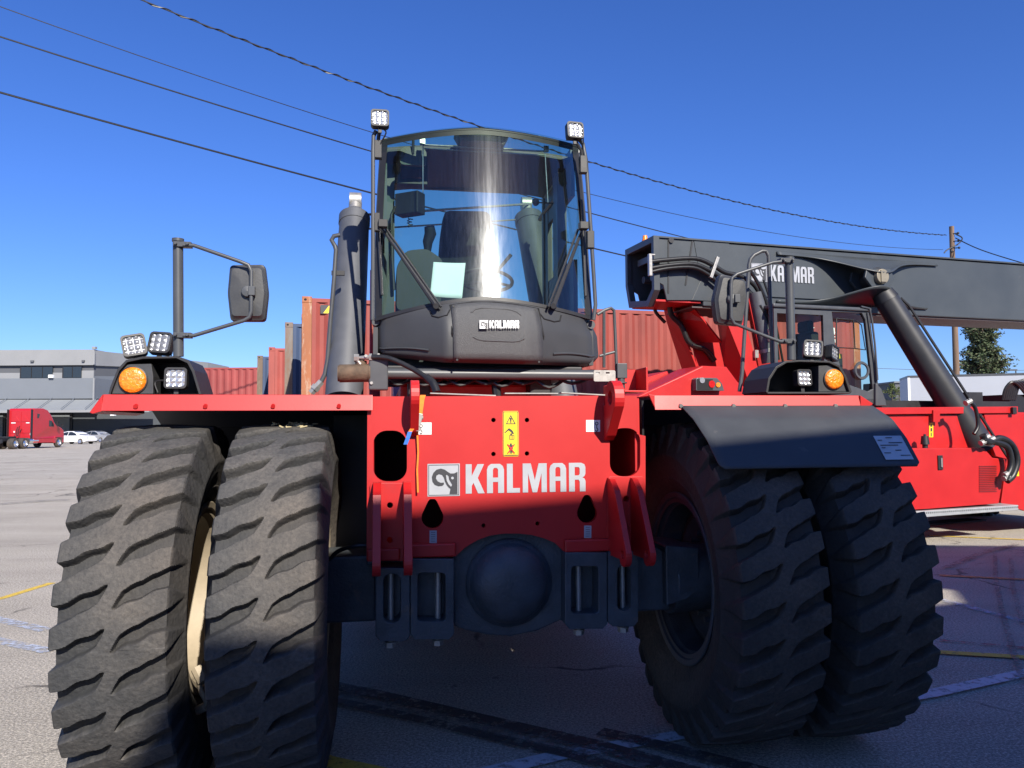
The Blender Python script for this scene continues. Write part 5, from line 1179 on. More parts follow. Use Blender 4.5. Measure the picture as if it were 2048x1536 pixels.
a = P1(1242, 742, .55); part('end_sensor', MB().box(a, (.07, .06, .10)).cyl(a-Vector((0, 0, .05)), a-Vector((0, 0, .12)), .025, n=16).cyl(a-Vector((0, 0, .075)), a-Vector((0, 0, .085)), .04, n=16), CABG, M1, bevel=0.004)
a = P1(1246, 787, .72); b = P1(1274, 739, .72)
part('sensor_guard', MB().boxb((a.x-.06, .72, a.z), (b.x, .73, b.z)).boxb((b.x-.012, .50, a.z), (b.x, .72, b.z)).boxb((a.x-.06, .50, a.z), (b.x, .72, a.z+.012)), RED, M1, bevel=0.003)
# rail at the right of the cab
part('step_rail', MB().tube([P1(a, b, 1.1) for a, b in ((1208, 735), (1208, 640), (1208, 622))], .012, 8).tube([P1(a, b, 1.1) for a, b in ((1195, 629), (1210, 620), (1222, 616), (1228, 621), (1230, 660), (1233, 736))], .012, 8).tube([P1(1199, 712, 1.1), P1(1229, 704, 1.1)], .010, 8), CABG, M1, smooth=True)

# ---- lift cylinders standing tied up behind the cab
def lift_cyl(b, t, rb, rt, eye):
    e = bpy.data.objects.new('lift_cylinder', None); COL.objects.link(e); e.parent = M1
    d = (t-b).normalized()
    part('cylinder_tube', MB().cyl(b, t, rb, rt, 48), CYL, e, smooth=True)
    part('cylinder_head', MB().cyl(t-d*.05, t+d*.03, rt*1.06, n=48).cyl(t+d*.03, t+d*.09, rt*1.0, rt*.55, 48), CYL, e, smooth=True, bevel=.004)
    part('rod_eye', MB().cyl(t+d*.09, t+d*.17, .05, n=24).cyl(t+d*.19+Vector((-.045, 0, 0)), t+d*.19+Vector((.045, 0, 0)), .065, n=28), ZINC, e, smooth=True)
lift_cyl(P1(688, 800, .90), P1(709, 440, 1.55), .128, .112, 1)
rt_ = P1(1058, 440, 2.45); lift_cyl(Vector((.72, 1.6, 1.95)), rt_, .135, .125, 1)
part('tie_strap', MB().tube([P1(722, 430, 1.56), Vector((rt_.x, rt_.y, rt_.z+.15))], .010, 6).tube([P1(735, 458, 1.56), Vector((rt_.x-.1, rt_.y, rt_.z-.0))], .007, 6), ZINC, M1)
part('hydraulic_pipe', MB().tube([P1(a, b, 1.0) for a, b in ((680, 470), (668, 472), (663, 480), (670, 492), (672, 500), (668, 560), (661, 640), (655, 720), (650, 748), (640, 768))], .0155, 12), CABG, M1, smooth=True)
part('pipe_fitting', MB().cyl(P1(643, 763, 1.0), P1(622, 786, 1.0), .026, n=6).cyl(P1(634, 772, 1.0), P1(628, 779, 1.0), .034, n=6), ZINC, M1)
pc = MB()
for q in ((667, 545), (651, 742)): c = P1(q[0], q[1], 1.0); pc.box(c+Vector((.03, .02, 0)), (.09, .03, .03))
part('pipe_clamp', pc, BLK, M1)
# rear tower plates of the boom pivot (red), hood, counterweight
tw = MB()
for x in (-.62, .42):
    tw.prism([[(2.6, 1.95), (4.6, 1.95), (4.7, 2.35), (4.3, 2.45), (3.6, 2.4), (2.7, 2.1)]], lambda u, v, k: (x+k, u, v), 0, .10)
twp = P1(737, 530, 2.2); twq = P1(752, 760, 2.2)
tw.prism([[(2.2, 1.95), (2.9, 1.95), (2.9, twp.z-.1), (2.65, twp.z), (2.4, twp.z)]], lambda u, v, k: (twp.x+.01+k, u, v), 0, .09)
part('boom_tower', tw, RED, M1, bevel=0.01)
part('rear_body', MB().boxb((-1.35, 2.4, 1.2), (1.3, 5.6, 1.95)).boxb((-.60, .9, 1.94), (.40, 3.0, 2.12)), RED, M1, bevel=0.02)
part('fuel_tank', MB().boxb((-1.35, 1.35, .50), (-.80, 4.9, 1.18)), BLK, M1, bevel=.05); part('oil_tank_blocker', MB().boxb((.78, 1.35, .50), (1.32, 4.9, 1.18)), BLK, M1, bevel=.05)  # tanks added to block light under the machine
part('drivetrain_blocker', MB().boxb((-.62, .42, .62), (.58, 4.5, 1.12)), NAVY, M1, bevel=.06)  # mass added and widened to stop light leaking onto the ground
part('inner_frame_blocker', MB().boxb((-1.02, .55, .95), (-.80, 1.3, 1.90)), BLK, M1)  # dark box added to cover lit ground behind the wheel arch
part('side_step', MB().boxb((-1.15, 1.2, 1.94), (-.78, 2.3, 2.02)), RED, M1, bevel=0.02)
for x in (-1.35, 1.35):
    t_ = bpy.data.objects.new('rear_wheel', None); COL.objects.link(t_); t_.parent = M1; t_.location = (x, 5.9, Z0)
    ty = bpy.data.objects.new('tyre', TYMD); COL.objects.link(ty); ty.parent = t_
    part('rim', MB().lathe([(-.19, .50), (-.15, .42), (.0, .38), (.0, 0)], n=40), NAVY, t_, smooth=True, solid=.01)

# ---- things resting on or hanging from the machine
def m1w(p): return F1.w(p)
def wthing(name, mb, m, label, cat, group=None, **k):
    mb.v = [tuple(F1.w(v)) for v in mb.v]; o = part(name, mb, m, None, **k); return tag(o, label, cat, group)
st_ = thing('ratchet_strap', 'orange ratchet strap with a blue loose end hanging down the red front plate', 'ratchet strap', F1.w(P1(841, 795, FY)), R(9.5))
o0 = P1(841, 795, FY)
def sp(px, py, y): return P1(px, py, y)-Vector((o0.x, o0.y, o0.z))
def ribbon(pts, wd_, th=.003):
    m = MB(); L_ = []; 
    for (px, py, y) in pts: q = sp(px, py, y); L_.append(q)
    vs = []
    for q in L_: vs += [(q.x-wd_/2, q.y, q.z), (q.x+wd_/2, q.y, q.z), (q.x+wd_/2, q.y+th, q.z), (q.x-wd_/2, q.y+th, q.z)]
    fs = [(i*4+a, i*4+(a+1) % 4, (i+1)*4+(a+1) % 4, (i+1)*4+a) for i in range(len(L_)-1) for a in range(4)]+[(0, 1, 2, 3), tuple((len(L_)-1)*4+k for k in (3, 2, 1, 0))]
    m.add(vs, fs); return m
st_o = part('webbing', ribbon([(846, 790, FY-.004), (843, 800, FY-.03), (841, 815, FY-.045), (838, 835, FY-.05)], .030), ORG, st_)
part('webbing', ribbon([(836, 848, FY-.03), (835, 870, FY-.03), (836.5, 905, FY-.025), (834.5, 940, FY-.025), (836, 985, FY-.03)], .009), ORG, st_)
part('webbing', ribbon([(838, 838, FY-.06), (828, 852, FY-.07), (820, 864, FY-.07)], .022), ORG, st_)
part('loose_end', ribbon([(820, 863, FY-.07), (816, 875, FY-.07), (811, 889, FY-.065)], .022), BLUE, st_)
rp = sp(838, 840, FY-.055)
part('ratchet', MB().box(rp, (.028, .025, .07), Matrix.Rotation(R(12), 4, 'Y')).cyl(rp+Vector((-.022, 0, .012)), rp+Vector((.022, 0, .012)), .011, n=12).box(rp+Vector((-.004, -.004, -.045)), (.022, .008, .03)), ZINC, st_, bevel=0.002)
pp = [P1(867, 524, .66), P1(931, 526, .66), P1(924, 597, .60), P1(860, 592, .60)]
PCX = sum((p for p in pp), Vector())/4
def pfn(a, b):
    q = (pp[3]*(1-a)+pp[2]*a)*(1-b)+(pp[0]*(1-a)+pp[1]*a)*b; return q+Vector((0, .012*math.sin(a*math.pi), 0))
wthing('paper_sheet', MB().grid(pfn, 10, 8), PAPER, 'white sheet of paper propped behind the windshield of the front machine', 'paper', solid=0.001, smooth=True)
# ================================================================ second machine (a complete reach stacker, seen from its side)
M2 = thing('reach_stacker', 'red reach stacker with long level dark boom, standing side-on behind at the right', 'reach stacker', (F2.o.x, F2.o.y, 0), R(17))
BN, BF = -.45, .45
def p2(y): return lambda u, v, t=0.0: (P2(u, v, y).x, y+t, P2(u, v, y).z)
ztop, zbot = 4.765, 3.71
BOOM = mat('boom_grey_paint', (.047, .055, .061), .40, 0, .12, 1.5, .03, 200, dirt=(.075, .078, .08), dirt_amt=.05, dirt_scale=1.2)
xr_ = P2(1312, 474, BN).x; xl_ = -2.55
bm2 = bpy.data.objects.new('boom', None); COL.objects.link(bm2); bm2.parent = M2
# main beam from the collar forwards
part('main_beam', MB().boxb((-2.72, BN, zbot), (9.5, BF, ztop-.02)), BOOM, bm2, bevel=.02)
part('boom_flange', MB().boxb((-3.50, BN-.03, ztop-.015), (9.5, BF+.03, ztop+.01)), BOOM, bm2)
# open rear housing: near and far side plates, top, bottom, nothing at the back
rear = [(1311,475),(1402,482),(1402,560),(1388,592),(1384,600),(1334,600),(1327,570),(1311,560)]
part('rear_side_plate', MB().prism([rear], p2(BN), 0, .03), BOOM, bm2, bevel=.004)
part('rear_side_plate', MB().prism([rear], lambda u, v, t: (P2(u, v, BN).x, BF-.03+t, P2(u, v, BN).z), 0, .03), BOOM, bm2, bevel=.004)
part('rear_top', MB().boxb((xr_, BN+.032, ztop-.05), (-2.75, BF-.032, ztop-.02)), BOOM, bm2)
part('rear_floor', MB().boxb((xr_+.0, BN+.032, zbot+.05), (-2.75, BF-.032, zbot+.08)), RED, bm2)
part('housing_dark_sheet', MB().boxb((-3.1, BN+.035, zbot+.081), (-3.05, BF-.035, ztop-.05)), DARK, bm2)  # near-black sheet standing for the shade inside
# rear frame ring, wider than the beam, cut lower corner
rx = P2(1290, 540, BN).x
ring_o = [(-.52, ztop), (.50, ztop), (.50, ztop-.62), (.38, zbot+.06), (-.30, zbot-.02), (-.52, ztop-.85)]
ring_i = [(-.44, ztop-.10), (.42, ztop-.10), (.42, ztop-.60), (.32, zbot+.16), (-.25, zbot+.08), (-.44, ztop-.82)]
part('rear_frame', MB().prism([ring_o, ring_i], lambda u, v, t: (xr_-.02+t, u, v), -.06, .04), BOOM, bm2, bevel=.004)
im2 = MB().boxb((xr_+.05, -.36, ztop-.32), (xr_+.10, .30, ztop-.22)).boxb((xr_+.25, -.3, zbot+.30), (xr_+.6, .2, zbot+.40)).cyl((xr_+.1, -.1, zbot+.5), (xr_+.9, -.1, zbot+.5), .07, n=12).cyl((xr_+.1, .2, zbot+.5), (xr_+.9, .2, zbot+.5), .06, n=12)
part('inner_guides', im2, CABG, bm2)
part('boom_seam', MB().prism([[(1336,478),(1338.5,478),(1338.5,586),(1336,586)]], p2(BN-.012), 0, .010).prism([[(1384,480),(1387,480),(1373,570),(1370,570)]], p2(BN-.012), 0, .010), BLK, bm2)
part('gusset', MB().prism([[(1388,481),(1458,486),(1482,560),(1470,605),(1384,600),(1402,560)]], p2(BN-.010), 0, .008), BOOM, bm2, bevel=.003)
e = P2(1343, 480, BN-.03); part('lifting_lug', MB().cyl(e, e+Vector((0, .03, 0)), .045, n=14), BLK, bm2)
bc = P2(1290, 477, -.1)
part('beacon', MB().cyl((bc.x, -.1, ztop), (bc.x, -.1, ztop+.03), .05, n=16).cyl((bc.x, -.1, ztop+.03), (bc.x, -.1, ztop+.10), .045, .035, 16), AMB, bm2, smooth=True)
# boom stiffener line and lower lip
part('stiffener', MB().boxb((-2.2, BN-.03, zbot+.20), (1.05, BN-.002, zbot+.23)), BOOM, bm2)
part('boom_belly', MB().boxb((-2.9, BN+.04, zbot-.025), (9.5, BF-.04, zbot-.003)), mat('boom_belly_bounce', (.075, .055, .052), .5), bm2)  # brown underside carries bounced red light in its colour
# concave wing plate carrying the cylinder pin
YP = -1.02
pin = P2(1771, 551, YP)
wt0 = P2(1553, 503, BN-.01); wt1 = P2(1872, 520, BN-.01)
def wingf(a, b):   # a along the boom, b from the boom top edge out to the pin edge
    x = lerp(wt0.x, wt1.x, a); s_ = math.exp(-((x-pin.x)/.62)**2)
    y = BN-.012-(b*(.03+(.50)*s_)); z = lerp(ztop-.10-.02*a, ztop-.16-.30*s_, b)-.07*math.sin(b*math.pi)*s_
    return (x, y, z)
part('boom_wing', MB().grid(wingf, 40, 8), BOOM, bm2, smooth=True, solid=.02)
wb0 = P2(1552, 594, BN-.01); wb1 = P2(1852, 607, BN-.01)
def wingg(a, b):
    x = lerp(wb0.x, wb1.x, a); s_ = math.exp(-((x-pin.x)/.62)**2)
    return (x, BN-.012-b*(.02+.50*s_), lerp(zbot+.13, lerp(zbot+.15, pin.z-.16, s_), b)-.02*math.sin(b*math.pi))
part('boom_wing', MB().grid(wingg, 40, 8), BOOM, bm2, smooth=True, solid=.02)
pl = [(pin.x-.26, pin.z+.13), (pin.x+.22, pin.z+.14), (pin.x+.30, pin.z-.02), (pin.x+.14, pin.z-.20), (pin.x-.14, pin.z-.20), (pin.x-.30, pin.z-.02)]
part('pin_plate', MB().prism([pl], lambda u, v, t: (u, YP+.12+t, v), 0, .05).prism([pl], lambda u, v, t: (u, YP+.45+t, v), 0, .05), BOOM, bm2, bevel=.01)
part('pin_cap', MB().cyl((pin.x, YP+.05, pin.z), (pin.x, YP+.12, pin.z), .12, .13, 24).boxb((pin.x-.05, YP+.03, pin.z-.10), (pin.x+.05, YP+.05, pin.z+.10)), mat('brass_pin', (.26, .23, .17), .5, .5), bm2, bevel=.006)
# name on the boom
ba = P2(1502, 560, BN); bt = P2(1502, 524, BN); br = P2(1627, 563, BN)
logo('boom_name', bm2, lambda u, v, k=.002: (u, BN-.0125-k, v), ba.x, ba.z, (bt.z-ba.z)/1.10, br.x-ba.x)
# hydraulic lines wrapped around the rear
for k, (q, r) in enumerate((([(1298,524),(1330,520),(1390,517),(1425,530),(1450,545),(1480,552),(1510,572),(1530,612)], .036), ([(1298,537),(1335,531),(1385,528),(1420,541),(1450,560),(1480,572),(1520,600)], .034), ([(1298,545),(1335,537),(1385,535),(1415,548),(1440,568),(1465,585)], .030))):
    part('boom_hose', MB().tube([P2(a, b, BN-.12) for a, b in q], r, 10, smooth_n=5), HOSE, bm2, smooth=True)
ch = MB(); a1 = P2(1300, 530, BN-.13); ch.box(a1, (.05, .06, .34)).box(a1+Vector((.03, -.0, .16)), (.10, .05, .02)); part('hose_clamp', ch, ZINC, bm2, bevel=.004); ch = MB(); a2 = P2(1428, 535, BN-.14); ch.box(a2, (.05, .06, .36), Matrix.Rotation(R(22), 4, 'Y'))
part('hose_clamp', ch, ZINC, bm2, bevel=.004)

# ---- support tower: two leaning plates, cross plate
def slab(name, lp, y, t, m=RED, par=None): part(name, MB().prism([lp], p2(y), 0, t), m, par or M2, bevel=.006)
def pstrip(name, A, ya, B, yb):      # a folded plate between two outlines lying at different depths
    a = [P2(u, v, ya) for u, v in A]; b = [P2(u, v, yb) for u, v in B]; m = MB(); vs = []
    for p, q in zip(a, b): vs += [p, q]
    m.add(vs, [(2*i, 2*i+1, 2*i+3, 2*i+2) for i in range(len(a)-1)]); part(name, m, RED, M2, solid=.03)
pstrip('tower_rear_face', [(1325,600),(1327,610),(1335,644),(1366,741),(1372,760)], .55, [(1343,600),(1346,612),(1365,660),(1392,729),(1400,760)], .15)
pstrip('tower_cross', [(1345,600),(1352,637),(1386,684)], .30, [(1376,600),(1409,641),(1443,684)], -.25)
slab('tower_floor', [(1384,683),(1446,683),(1454,760),(1400,760)], .16, .03)
slab('tower_plate', [(1436,590),(1480,560),(1496,664),(1509,710),(1516,736),(1532,800),(1508,800),(1481,713),(1456,650)], -.62, .04)
pstrip('tower_rear_face', [(1436,590),(1456,650),(1481,713),(1508,800)], -.60, [(1428,600),(1437,650),(1449,724),(1482,800)], -.15)
slab('tower_plate', [(1488,560),(1530,590),(1575,800),(1528,800)], -.22, .04)
slab('tower_rib', [(1495,590),(1502,592),(1525,700),(1519,702)], -.60, .05)
part('tower_hoses', MB().tube([P2(a, b, .1) for a, b in ((1338, 600), (1343, 630), (1362, 650), (1375, 680), (1388, 692), (1410, 700), (1428, 722))], .045, 10, smooth_n=4).tube([P2(a, b, .38) for a, b in ((1308, 608), (1312, 625), (1330, 645))], .03, 8, smooth_n=4).tube([P2(a, b, .0) for a, b in ((1385, 690), (1415, 700), (1432, 720))], .02, 8, smooth_n=4), HOSE, M2, smooth=True)
tc_ = P2(1511, 585, -.62); tb_ = P2(1536, 710, -.62)
part('tilt_cylinder', MB().cyl(tc_, tb_, .115, n=24).cyl(tb_, tb_+(tb_-tc_)*.12, .12, n=24), CYL, M2, smooth=True)
part('cylinder_band', MB().cyl(P2(1533, 697, -.62), P2(1534.5, 704, -.62), .125, n=24).box(P2(1512, 708, -.66), (.06, .05, .12)), ZINC, M2, smooth=True)
hs2 = MB()
for (q, r) in (([(1500, 540), (1523, 580), (1545, 640), (1556, 720)], .03), ([(1520, 610), (1540, 660), (1552, 730)], .022), ([(1527, 560), (1540, 600), (1552, 650), (1566, 725)], .018)):
    hs2.tube([P2(a, b, -.72) for a, b in q], r, 8, smooth_n=5)
part('tower_hose', hs2, HOSE, M2, smooth=True)
ft = MB()
for (a, b) in ((1537, 658), (1548, 664), (1553, 676), (1536, 670)): c = P2(a, b, -.74); ft.cyl(c, c+Vector((.02, 0, -.10)), .022, n=8)
part('hose_fitting', ft, ZINC, M2, smooth=True)

# ---- lift cylinder on the near side
ct = Vector((pin.x+.02, YP+.29, pin.z)); cbm = P2(1962, 900, -1.35)
d = (cbm-ct).normalized()
lc = bpy.data.objects.new('lift_cylinder', None); COL.objects.link(lc); lc.parent = M2
part('cylinder_tube', MB().cyl(ct+d*.42, cbm, .19, .235, 40), mat('cylinder_black_paint', (.028, .029, .032), .4, 0, .1, 5), lc, smooth=True)
part('cylinder_gland', MB().cyl(ct+d*.27, ct+d*.42, .17, .20, 36), BLK, lc, smooth=True); part('rod_eye', MB().cyl(ct+Vector((0, -.12, 0)), ct+Vector((0, .12, 0)), .17, n=30).cyl(ct, ct+d*.28, .12, n=24), BLK, lc, smooth=True)
part('feed_pipe', MB().tube([ct+d*.5+Vector((.14, -.10, .10)), ct+d*.6+Vector((.22, -.12, .06)), ct+d*.9+Vector((.22, -.14, .04)), ct+d*3.2+Vector((.24, -.16, .04)), ct+d*3.6+Vector((.27, -.16, .02))], .022, 8), BLK, lc, smooth=True)
part('yellow_dot', MB().box(ct+d*3.7+Vector((.20, -.20, .02)), (.05, .03, .09)), YEL, lc)

# ---- chassis
CH = -1.4
part('chassis_body', MB().boxb((-4.0, CH+.12, .75), (4.9, 1.4, 2.02)), RED, M2, bevel=.02)
part('top_beam', MB().prism([[(1640,816),(2036,813),(2036,826),(1640,830)]], p2(CH-.02), 0, .16), RED, M2, bevel=.006)
part('side_cover', MB().prism([[(1700,832),(2030,828),(2030,896),(1700,896)]], p2(CH+.04), 0, .08), RED, M2, bevel=.006)
part('hinge_plate', MB().prism([[(1867,820),(1880,820),(1880,844),(1867,844)]], p2(CH-.05), 0, .03), RED, M2, bevel=.003)
low = [(1780,897),(1968,896),(1976,905),(1986,916),(2014,918),(2006,960),(1998,1007),(1855,1018),(1780,1022)]
part('tank_cover', MB().prism([low], p2(CH-.28), 0, .40), RED, M2, bevel=.012)
gl_ = MB()
for k in range(15): z = 932+k*3.6; gl_.prism([[(1959,z),(1994,z-.6),(1994,z+.9),(1959,z+1.5)]], p2(CH-.292), 0, .010)
part('vent_grille', gl_, mat('dark_red_grille', (.16, .01, .012), .5), M2)
a = P2(1880, 925, CH-.285); part('sight_gauge', MB().boxb((a.x-.045, CH-.30, a.z-.11), (a.x+.045, CH-.282, a.z+.11)), BLK, M2, bevel=.004); part('gauge_tube', MB().cyl((a.x+.01, CH-.305, a.z-.07), (a.x+.01, CH-.305, a.z+.07), .014, n=10), ZINC, M2)
a = P2(1850, 885, CH-.15); part('filler_cap', MB().cyl((a.x, CH-.15, a.z-.10), (a.x, CH-.15, a.z-.03), .04, n=16).cyl((a.x, CH-.15, a.z-.03), (a.x, CH-.15, a.z+.10), .065, .05, 20).cyl((a.x, CH-.15, a.z+.10), (a.x, CH-.15, a.z+.13), .02, n=10), BLK, M2, smooth=True)
sg = MB().sheet([rrect(1858.5, 845.5, 1866.5, 874.5, 1)], lambda u, v: p2(CH+.035)(u, v)); part('warning_sign', sg, YEL, M2)
sg = MB()
for (x0, y0, x1, y1) in ((1861, 856, 1864.5, 863), (1861.4, 865, 1863.6, 873)): sg.sheet([[(x0, y0), (x1, y0), (x1, y1), (x0, y1)]], lambda u, v: p2(CH+.033)(u, v))
sg.sheet([[(1860, 853.5), (1865, 853.5), (1862.5, 848)]], lambda u, v: p2(CH+.033)(u, v)); part('sign_pictograms', sg, DECB, M2)
part('foot_step', MB().prism([[(1830,1023),(2037,1010),(2037,1020),(1830,1036)]], p2(CH-.33), 0, .40), mat('galvanised_step', (.42, .43, .44), .5, .5, .1, 20), M2, bevel=.006)
tm_ = MB()
for k in range(54): x = 1834+k*3.8; tm_.prism([[(x, 1026-.065*(x-1830)), (x+1.2, 1026-.065*(x-1830)), (x+1.2, 1029-.065*(x-1830)), (x, 1029-.065*(x-1830))]], p2(CH-.334), 0, .003)
part('step_holes', tm_, BLK, M2)
part('front_panel', MB().prism([[(1968,828),(2160,822),(2160,1010),(2050,1022),(2002,1006),(2014,918),(1990,912)]], p2(CH+.02), 0, .06), RED, M2, bevel=.006)
part('front_fender', MB().boxb((3.0, CH-.30, 1.92), (5.4, CH+.4, 1.98)), RED, M2, bevel=.01)
a = P2(2028, 821, CH-.05); part('plug_socket', MB().box(a, (.08, .04, .11)), BLK, M2, bevel=.005)
hz = MB()
for (q, r) in (([(1965,870),(1976,885),(2000,876),(2024,890),(2034,920),(2026,950),(2014,962)], .05), ([(1965,880),(1990,884),(2015,895),(2022,930),(2010,958)], .05), ([(1948,868),(1956,850),(1950,815),(1934,800)], .03)):
    hz.tube([P2(x, y, CH-.42) for x, y in q], r, 10, smooth_n=6)
part('front_hoses', hz, HOSE, M2, smooth=True)
for (x, y) in ((1972, 875), (1982, 879), (1966, 884), (2012, 955), (2013, 948), (1936, 804)): c = P2(x, y, CH-.42); part('hose_fitting', MB().cyl(c-Vector((.05, 0, .02)), c+Vector((.05, 0, .02)), .045, n=8), ZINC, M2)

hz = MB()
for k in range(7): hz.tube([P2(2005+k*4, 800, -.6), P2(2012+k*5, 775-k*2, -.65), P2(2030+k*6, 765, -.7), P2(2060+k*4, 800, -.6)], .025, 7, smooth_n=5)
part('boom_foot_hoses', hz.boxb((P2(2020, 812, -.6).x, -.6, 2.0), (P2(2100, 812, -.6).x, .4, 2.35)), HOSE, M2, smooth=True)
part('low_gear', MB().prism([[(1690,800),(2020,803),(2020,815),(1690,815)]], p2(-.9), 0, .3).box(P2(1936, 800, -1.0), (.3, .3, .25)), BLK, M2)
# wheels
for x, y in ((-2.6, -1.25), (-2.6, 1.25), (4.35, -1.65), (4.35, -1.05), (4.35, 1.05), (4.35, 1.65)):
    t_ = bpy.data.objects.new('wheel', None); COL.objects.link(t_); t_.parent = M2; t_.location = (x, y, Z0); t_.rotation_euler = (0, 0, R(90))
    ty = bpy.data.objects.new('tyre', TYMD); COL.objects.link(ty); ty.parent = t_
    s_ = -1 if y > 0 else 1
    part('rim', MB().lathe([(-.19*-s_, .50), (-.15*-s_, .42), (.0, .38), (.0, 0)], n=40), NAVY, t_, smooth=True, solid=.01)
# rear mudguard with its tail lamp, counterweight
rg = [(1262,800),(1330,768),(1404,733),(1452,735),(1474,765),(1500,785),(1500,820),(1262,820)]
part('rear_mudguard', MB().prism([rg], p2(-1.62), 0, .10), RED, M2, bevel=.008)
def strip(pix, y0, y1, name):
    q0 = [P2(a, b, y0) for a, b in pix]; m = MB(); vs = []
    for p in q0: vs += [(p.x, y0, p.z), (p.x, y1, p.z)]
    m.add(vs, [(2*i, 2*i+1, 2*i+3, 2*i+2) for i in range(len(q0)-1)]); part(name, m, RED, M2, solid=.02)
strip([(1262,800),(1330,768),(1404,733),(1452,735),(1474,765),(1500,785)], -1.60, -.95, 'mudguard_top')
part('far_mudguard', MB().prism([[(1262,765),(1335,742),(1345,765),(1290,800),(1262,800)]], p2(-.9), 0, 1.0), RED, M2, bevel=.01)
part('counterweight', MB().boxb((-4.4, -.9, .9), (-2.2, 1.3, 2.15)), RED, M2, bevel=.05)
tl = P2(1415, 780, -1.70)
tg = bpy.data.objects.new('tail_lamp', None); COL.objects.link(tg); tg.parent = M2
a0, a1 = P2(1391, 781, -1.72), P2(1430, 756, -1.72)
part('lamp_housing', MB().prism([[(a0.x, a0.z), (a0.x, a1.z-.02), (a0.x+.03, a1.z), (a1.x+.02, a1.z), (a1.x+.10, a1.z-.08), (a1.x+.13, a0.z)]], lambda u, v, k: (u, k, v), -1.74, -1.60), CABG, tg, bevel=.006)
part('lamp_face', MB().boxb((a0.x+.015, -1.745, a0.z+.01), (a1.x-.05, -1.741, a1.z-.02)), DARK, tg)
part('tail_lens', MB().cyl((a0.x+.24, -1.755, a0.z+.09), (a0.x+.24, -1.742, a0.z+.09), .05, n=16), REDL, tg)
part('side_marker', MB().cyl((a1.x+.03, -1.755, a0.z+.08), (a1.x+.03, -1.742, a0.z+.08), .035, n=14), AMB, tg)
part('reverse_lens', MB().cyl((a0.x+.09, -1.755, a0.z+.14), (a0.x+.09, -1.742, a0.z+.14), .04, n=14), LENS, tg)

# ---- side cab
YC = -.95
k2 = bpy.data.objects.new('cab', None); COL.objects.link(k2); k2.parent = M2
def c2(px, py, y=YC): p = P2(px, py, y); return (p.x, p.z)
fro = [c2(1655,614), c2(1725,615), c2(1737,622), c2(1741,640), c2(1757,770), c2(1757,808), c2(1700,808), c2(1655,790)]
win = [c2(1664,624), c2(1724,626), c2(1731,640), c2(1746,778), c2(1736,783), c2(1700,770), c2(1690,764), c2(1672,700)]
part('front_frame', MB().prism([fro, win], lambda u, v, k: (u, k, v), YC, YC+.06), CABG, k2, bevel=.008)
part('front_window', MB().sheet([win], lambda u, v: (u, YC+.03, v)), GLS2, k2)
part('window_bars', MB().tube([(a, YC-.01, b) for a, b in (c2(1672, 637), c2(1672, 695), c2(1709, 697), c2(1706, 640), c2(1672, 637))], .012, 6).tube([(a, YC-.01, b) for a, b in (c2(1709, 640), c2(1722, 650), c2(1730, 700), c2(1709, 697))], .010, 6), BLK, k2)
x0, x1 = P2(1548, 640, YC).x, P2(1656, 640, YC).x
zt2, zb2 = P2(1656, 616, YC).z, P2(1656, 800, YC).z; zm2 = P2(1600, 700, YC).z
sf_ = MB().boxb((x0, YC, zt2-.12), (x1, YC+.06, zt2-.03)).boxb((x1-.09, YC, zb2), (x1, YC+.06, zt2)).boxb((x0, YC, zb2), (x0+.06, YC+.06, zt2-.1)).boxb((x0, YC, zb2), (x1, YC+.05, zb2+.55))
part('side_frame', sf_, CABG, k2, bevel=.006)
part('side_window', MB().add([(x0, YC+.03, zb2+.5), (x1-.06, YC+.03, zb2+.5), (x1-.06, YC+.03, zt2-.1), (x0, YC+.03, zt2-.1)], [(0, 1, 2, 3)]), GLS2, k2)
x3 = P2(1741, 640, YC).x
part('roof', MB().boxb((x0-.03, YC-.04, zt2-.03), (x3, YC+1.45, zt2+.03)), CABG, k2, bevel=.02)
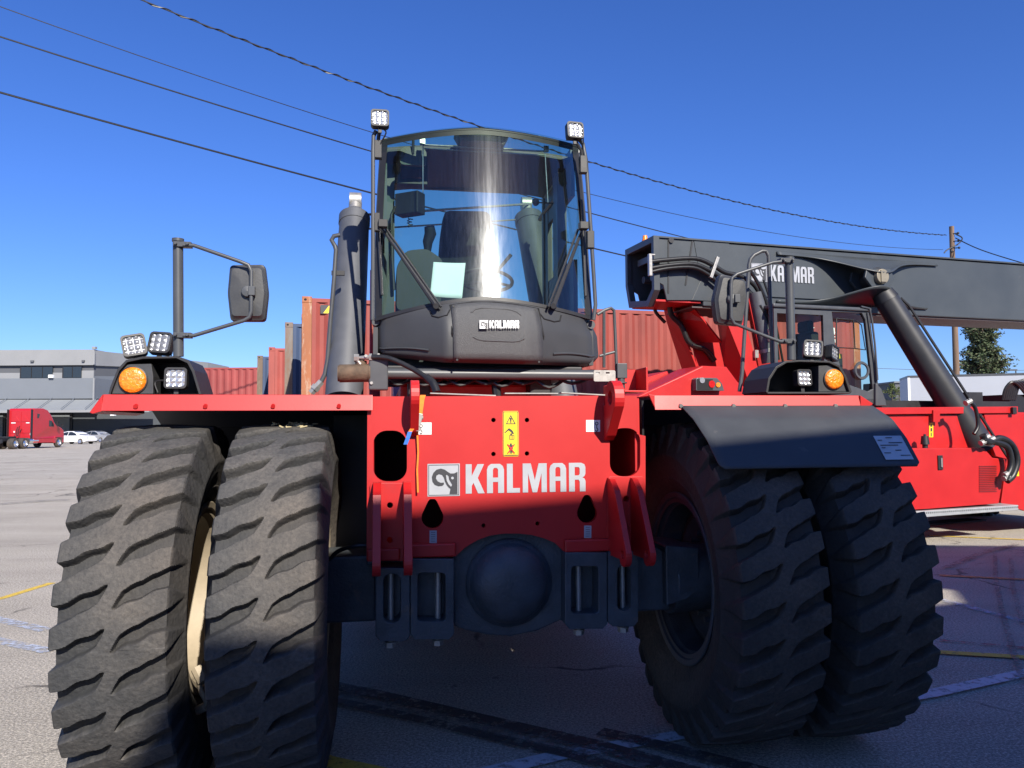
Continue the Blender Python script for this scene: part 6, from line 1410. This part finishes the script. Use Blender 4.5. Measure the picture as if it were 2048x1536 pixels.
part('far_frame', MB().boxb((x0, YC+1.38, zb2), (x0+.05, YC+1.42, zt2)).boxb((x3-.05, YC+1.38, zb2), (x3, YC+1.42, zt2)).boxb((x0, YC+1.38, zb2), (x3, YC+1.42, zb2+.35)).boxb((.55*(x0+x3), YC+1.38, zb2), (.55*(x0+x3)+.04, YC+1.42, zt2)), CABG, k2)
part('floor', MB().boxb((x0, YC, zb2-.05), (x3+.1, YC+1.42, zb2+.02)), BLK, k2)
part('front_rail', MB().tube([P2(a, b, YC-.05) for a, b in ((1722, 613), (1739, 617), (1744, 640), (1750, 690), (1755, 760))], .016, 8).tube([P2(a, b, YC-.02) for a, b in ((1735, 625), (1740, 660), (1748, 720), (1754, 765))], .012, 8), CABG, k2, smooth=True)
part('corner_cover', MB().prism([[(1752,765),(1764,778),(1772,800),(1774,812),(1752,812)]], p2(YC-.05), 0, .3), CABG, k2, bevel=.02)
sx = P2(1640, 710, YC+.6).x
part('seat', MB().boxb((sx-.30, YC+.45, zb2+.3), (sx-.12, YC+.95, zb2+1.15)).boxb((sx-.30, YC+.45, zb2+.25), (sx+.25, YC+.95, zb2+.42)).boxb((sx-.26, YC+.55, zb2+1.15), (sx-.14, YC+.85, zb2+1.35)), SEAT, k2, bevel=.04)
wr = P2(1722, 735, YC-.0)
part('vent_ring', MB().lathe([(YC-.01, .15), (YC-.03, .14), (YC-.03, .11), (YC-.01, .10)], (wr.x, 0, wr.z-.05), 'Y', 24), CABG, k2, smooth=True)
part('console', MB().box((x3-.45, YC+.6, zb2+.55), (.35, .5, .3)).tube([(x3-.5, YC+.5, zb2+.5), (x3-.62, YC+.5, zb2+.85)], .02, 6).tube([(x3-.62+.16*math.cos(i*math.pi/8), YC+.5+.16*math.sin(i*math.pi/8), zb2+.86+.06*math.cos(i*math.pi/8)) for i in range(17)], .014, 6), BLK, k2)
part('hi_vis_cloth', MB().prism([rrect(sx+.30, zb2+.62, sx+.40, zb2+.80, .02)], lambda u, v, k: (u, k, v), YC+.55, YC+.60), YEL, k2)
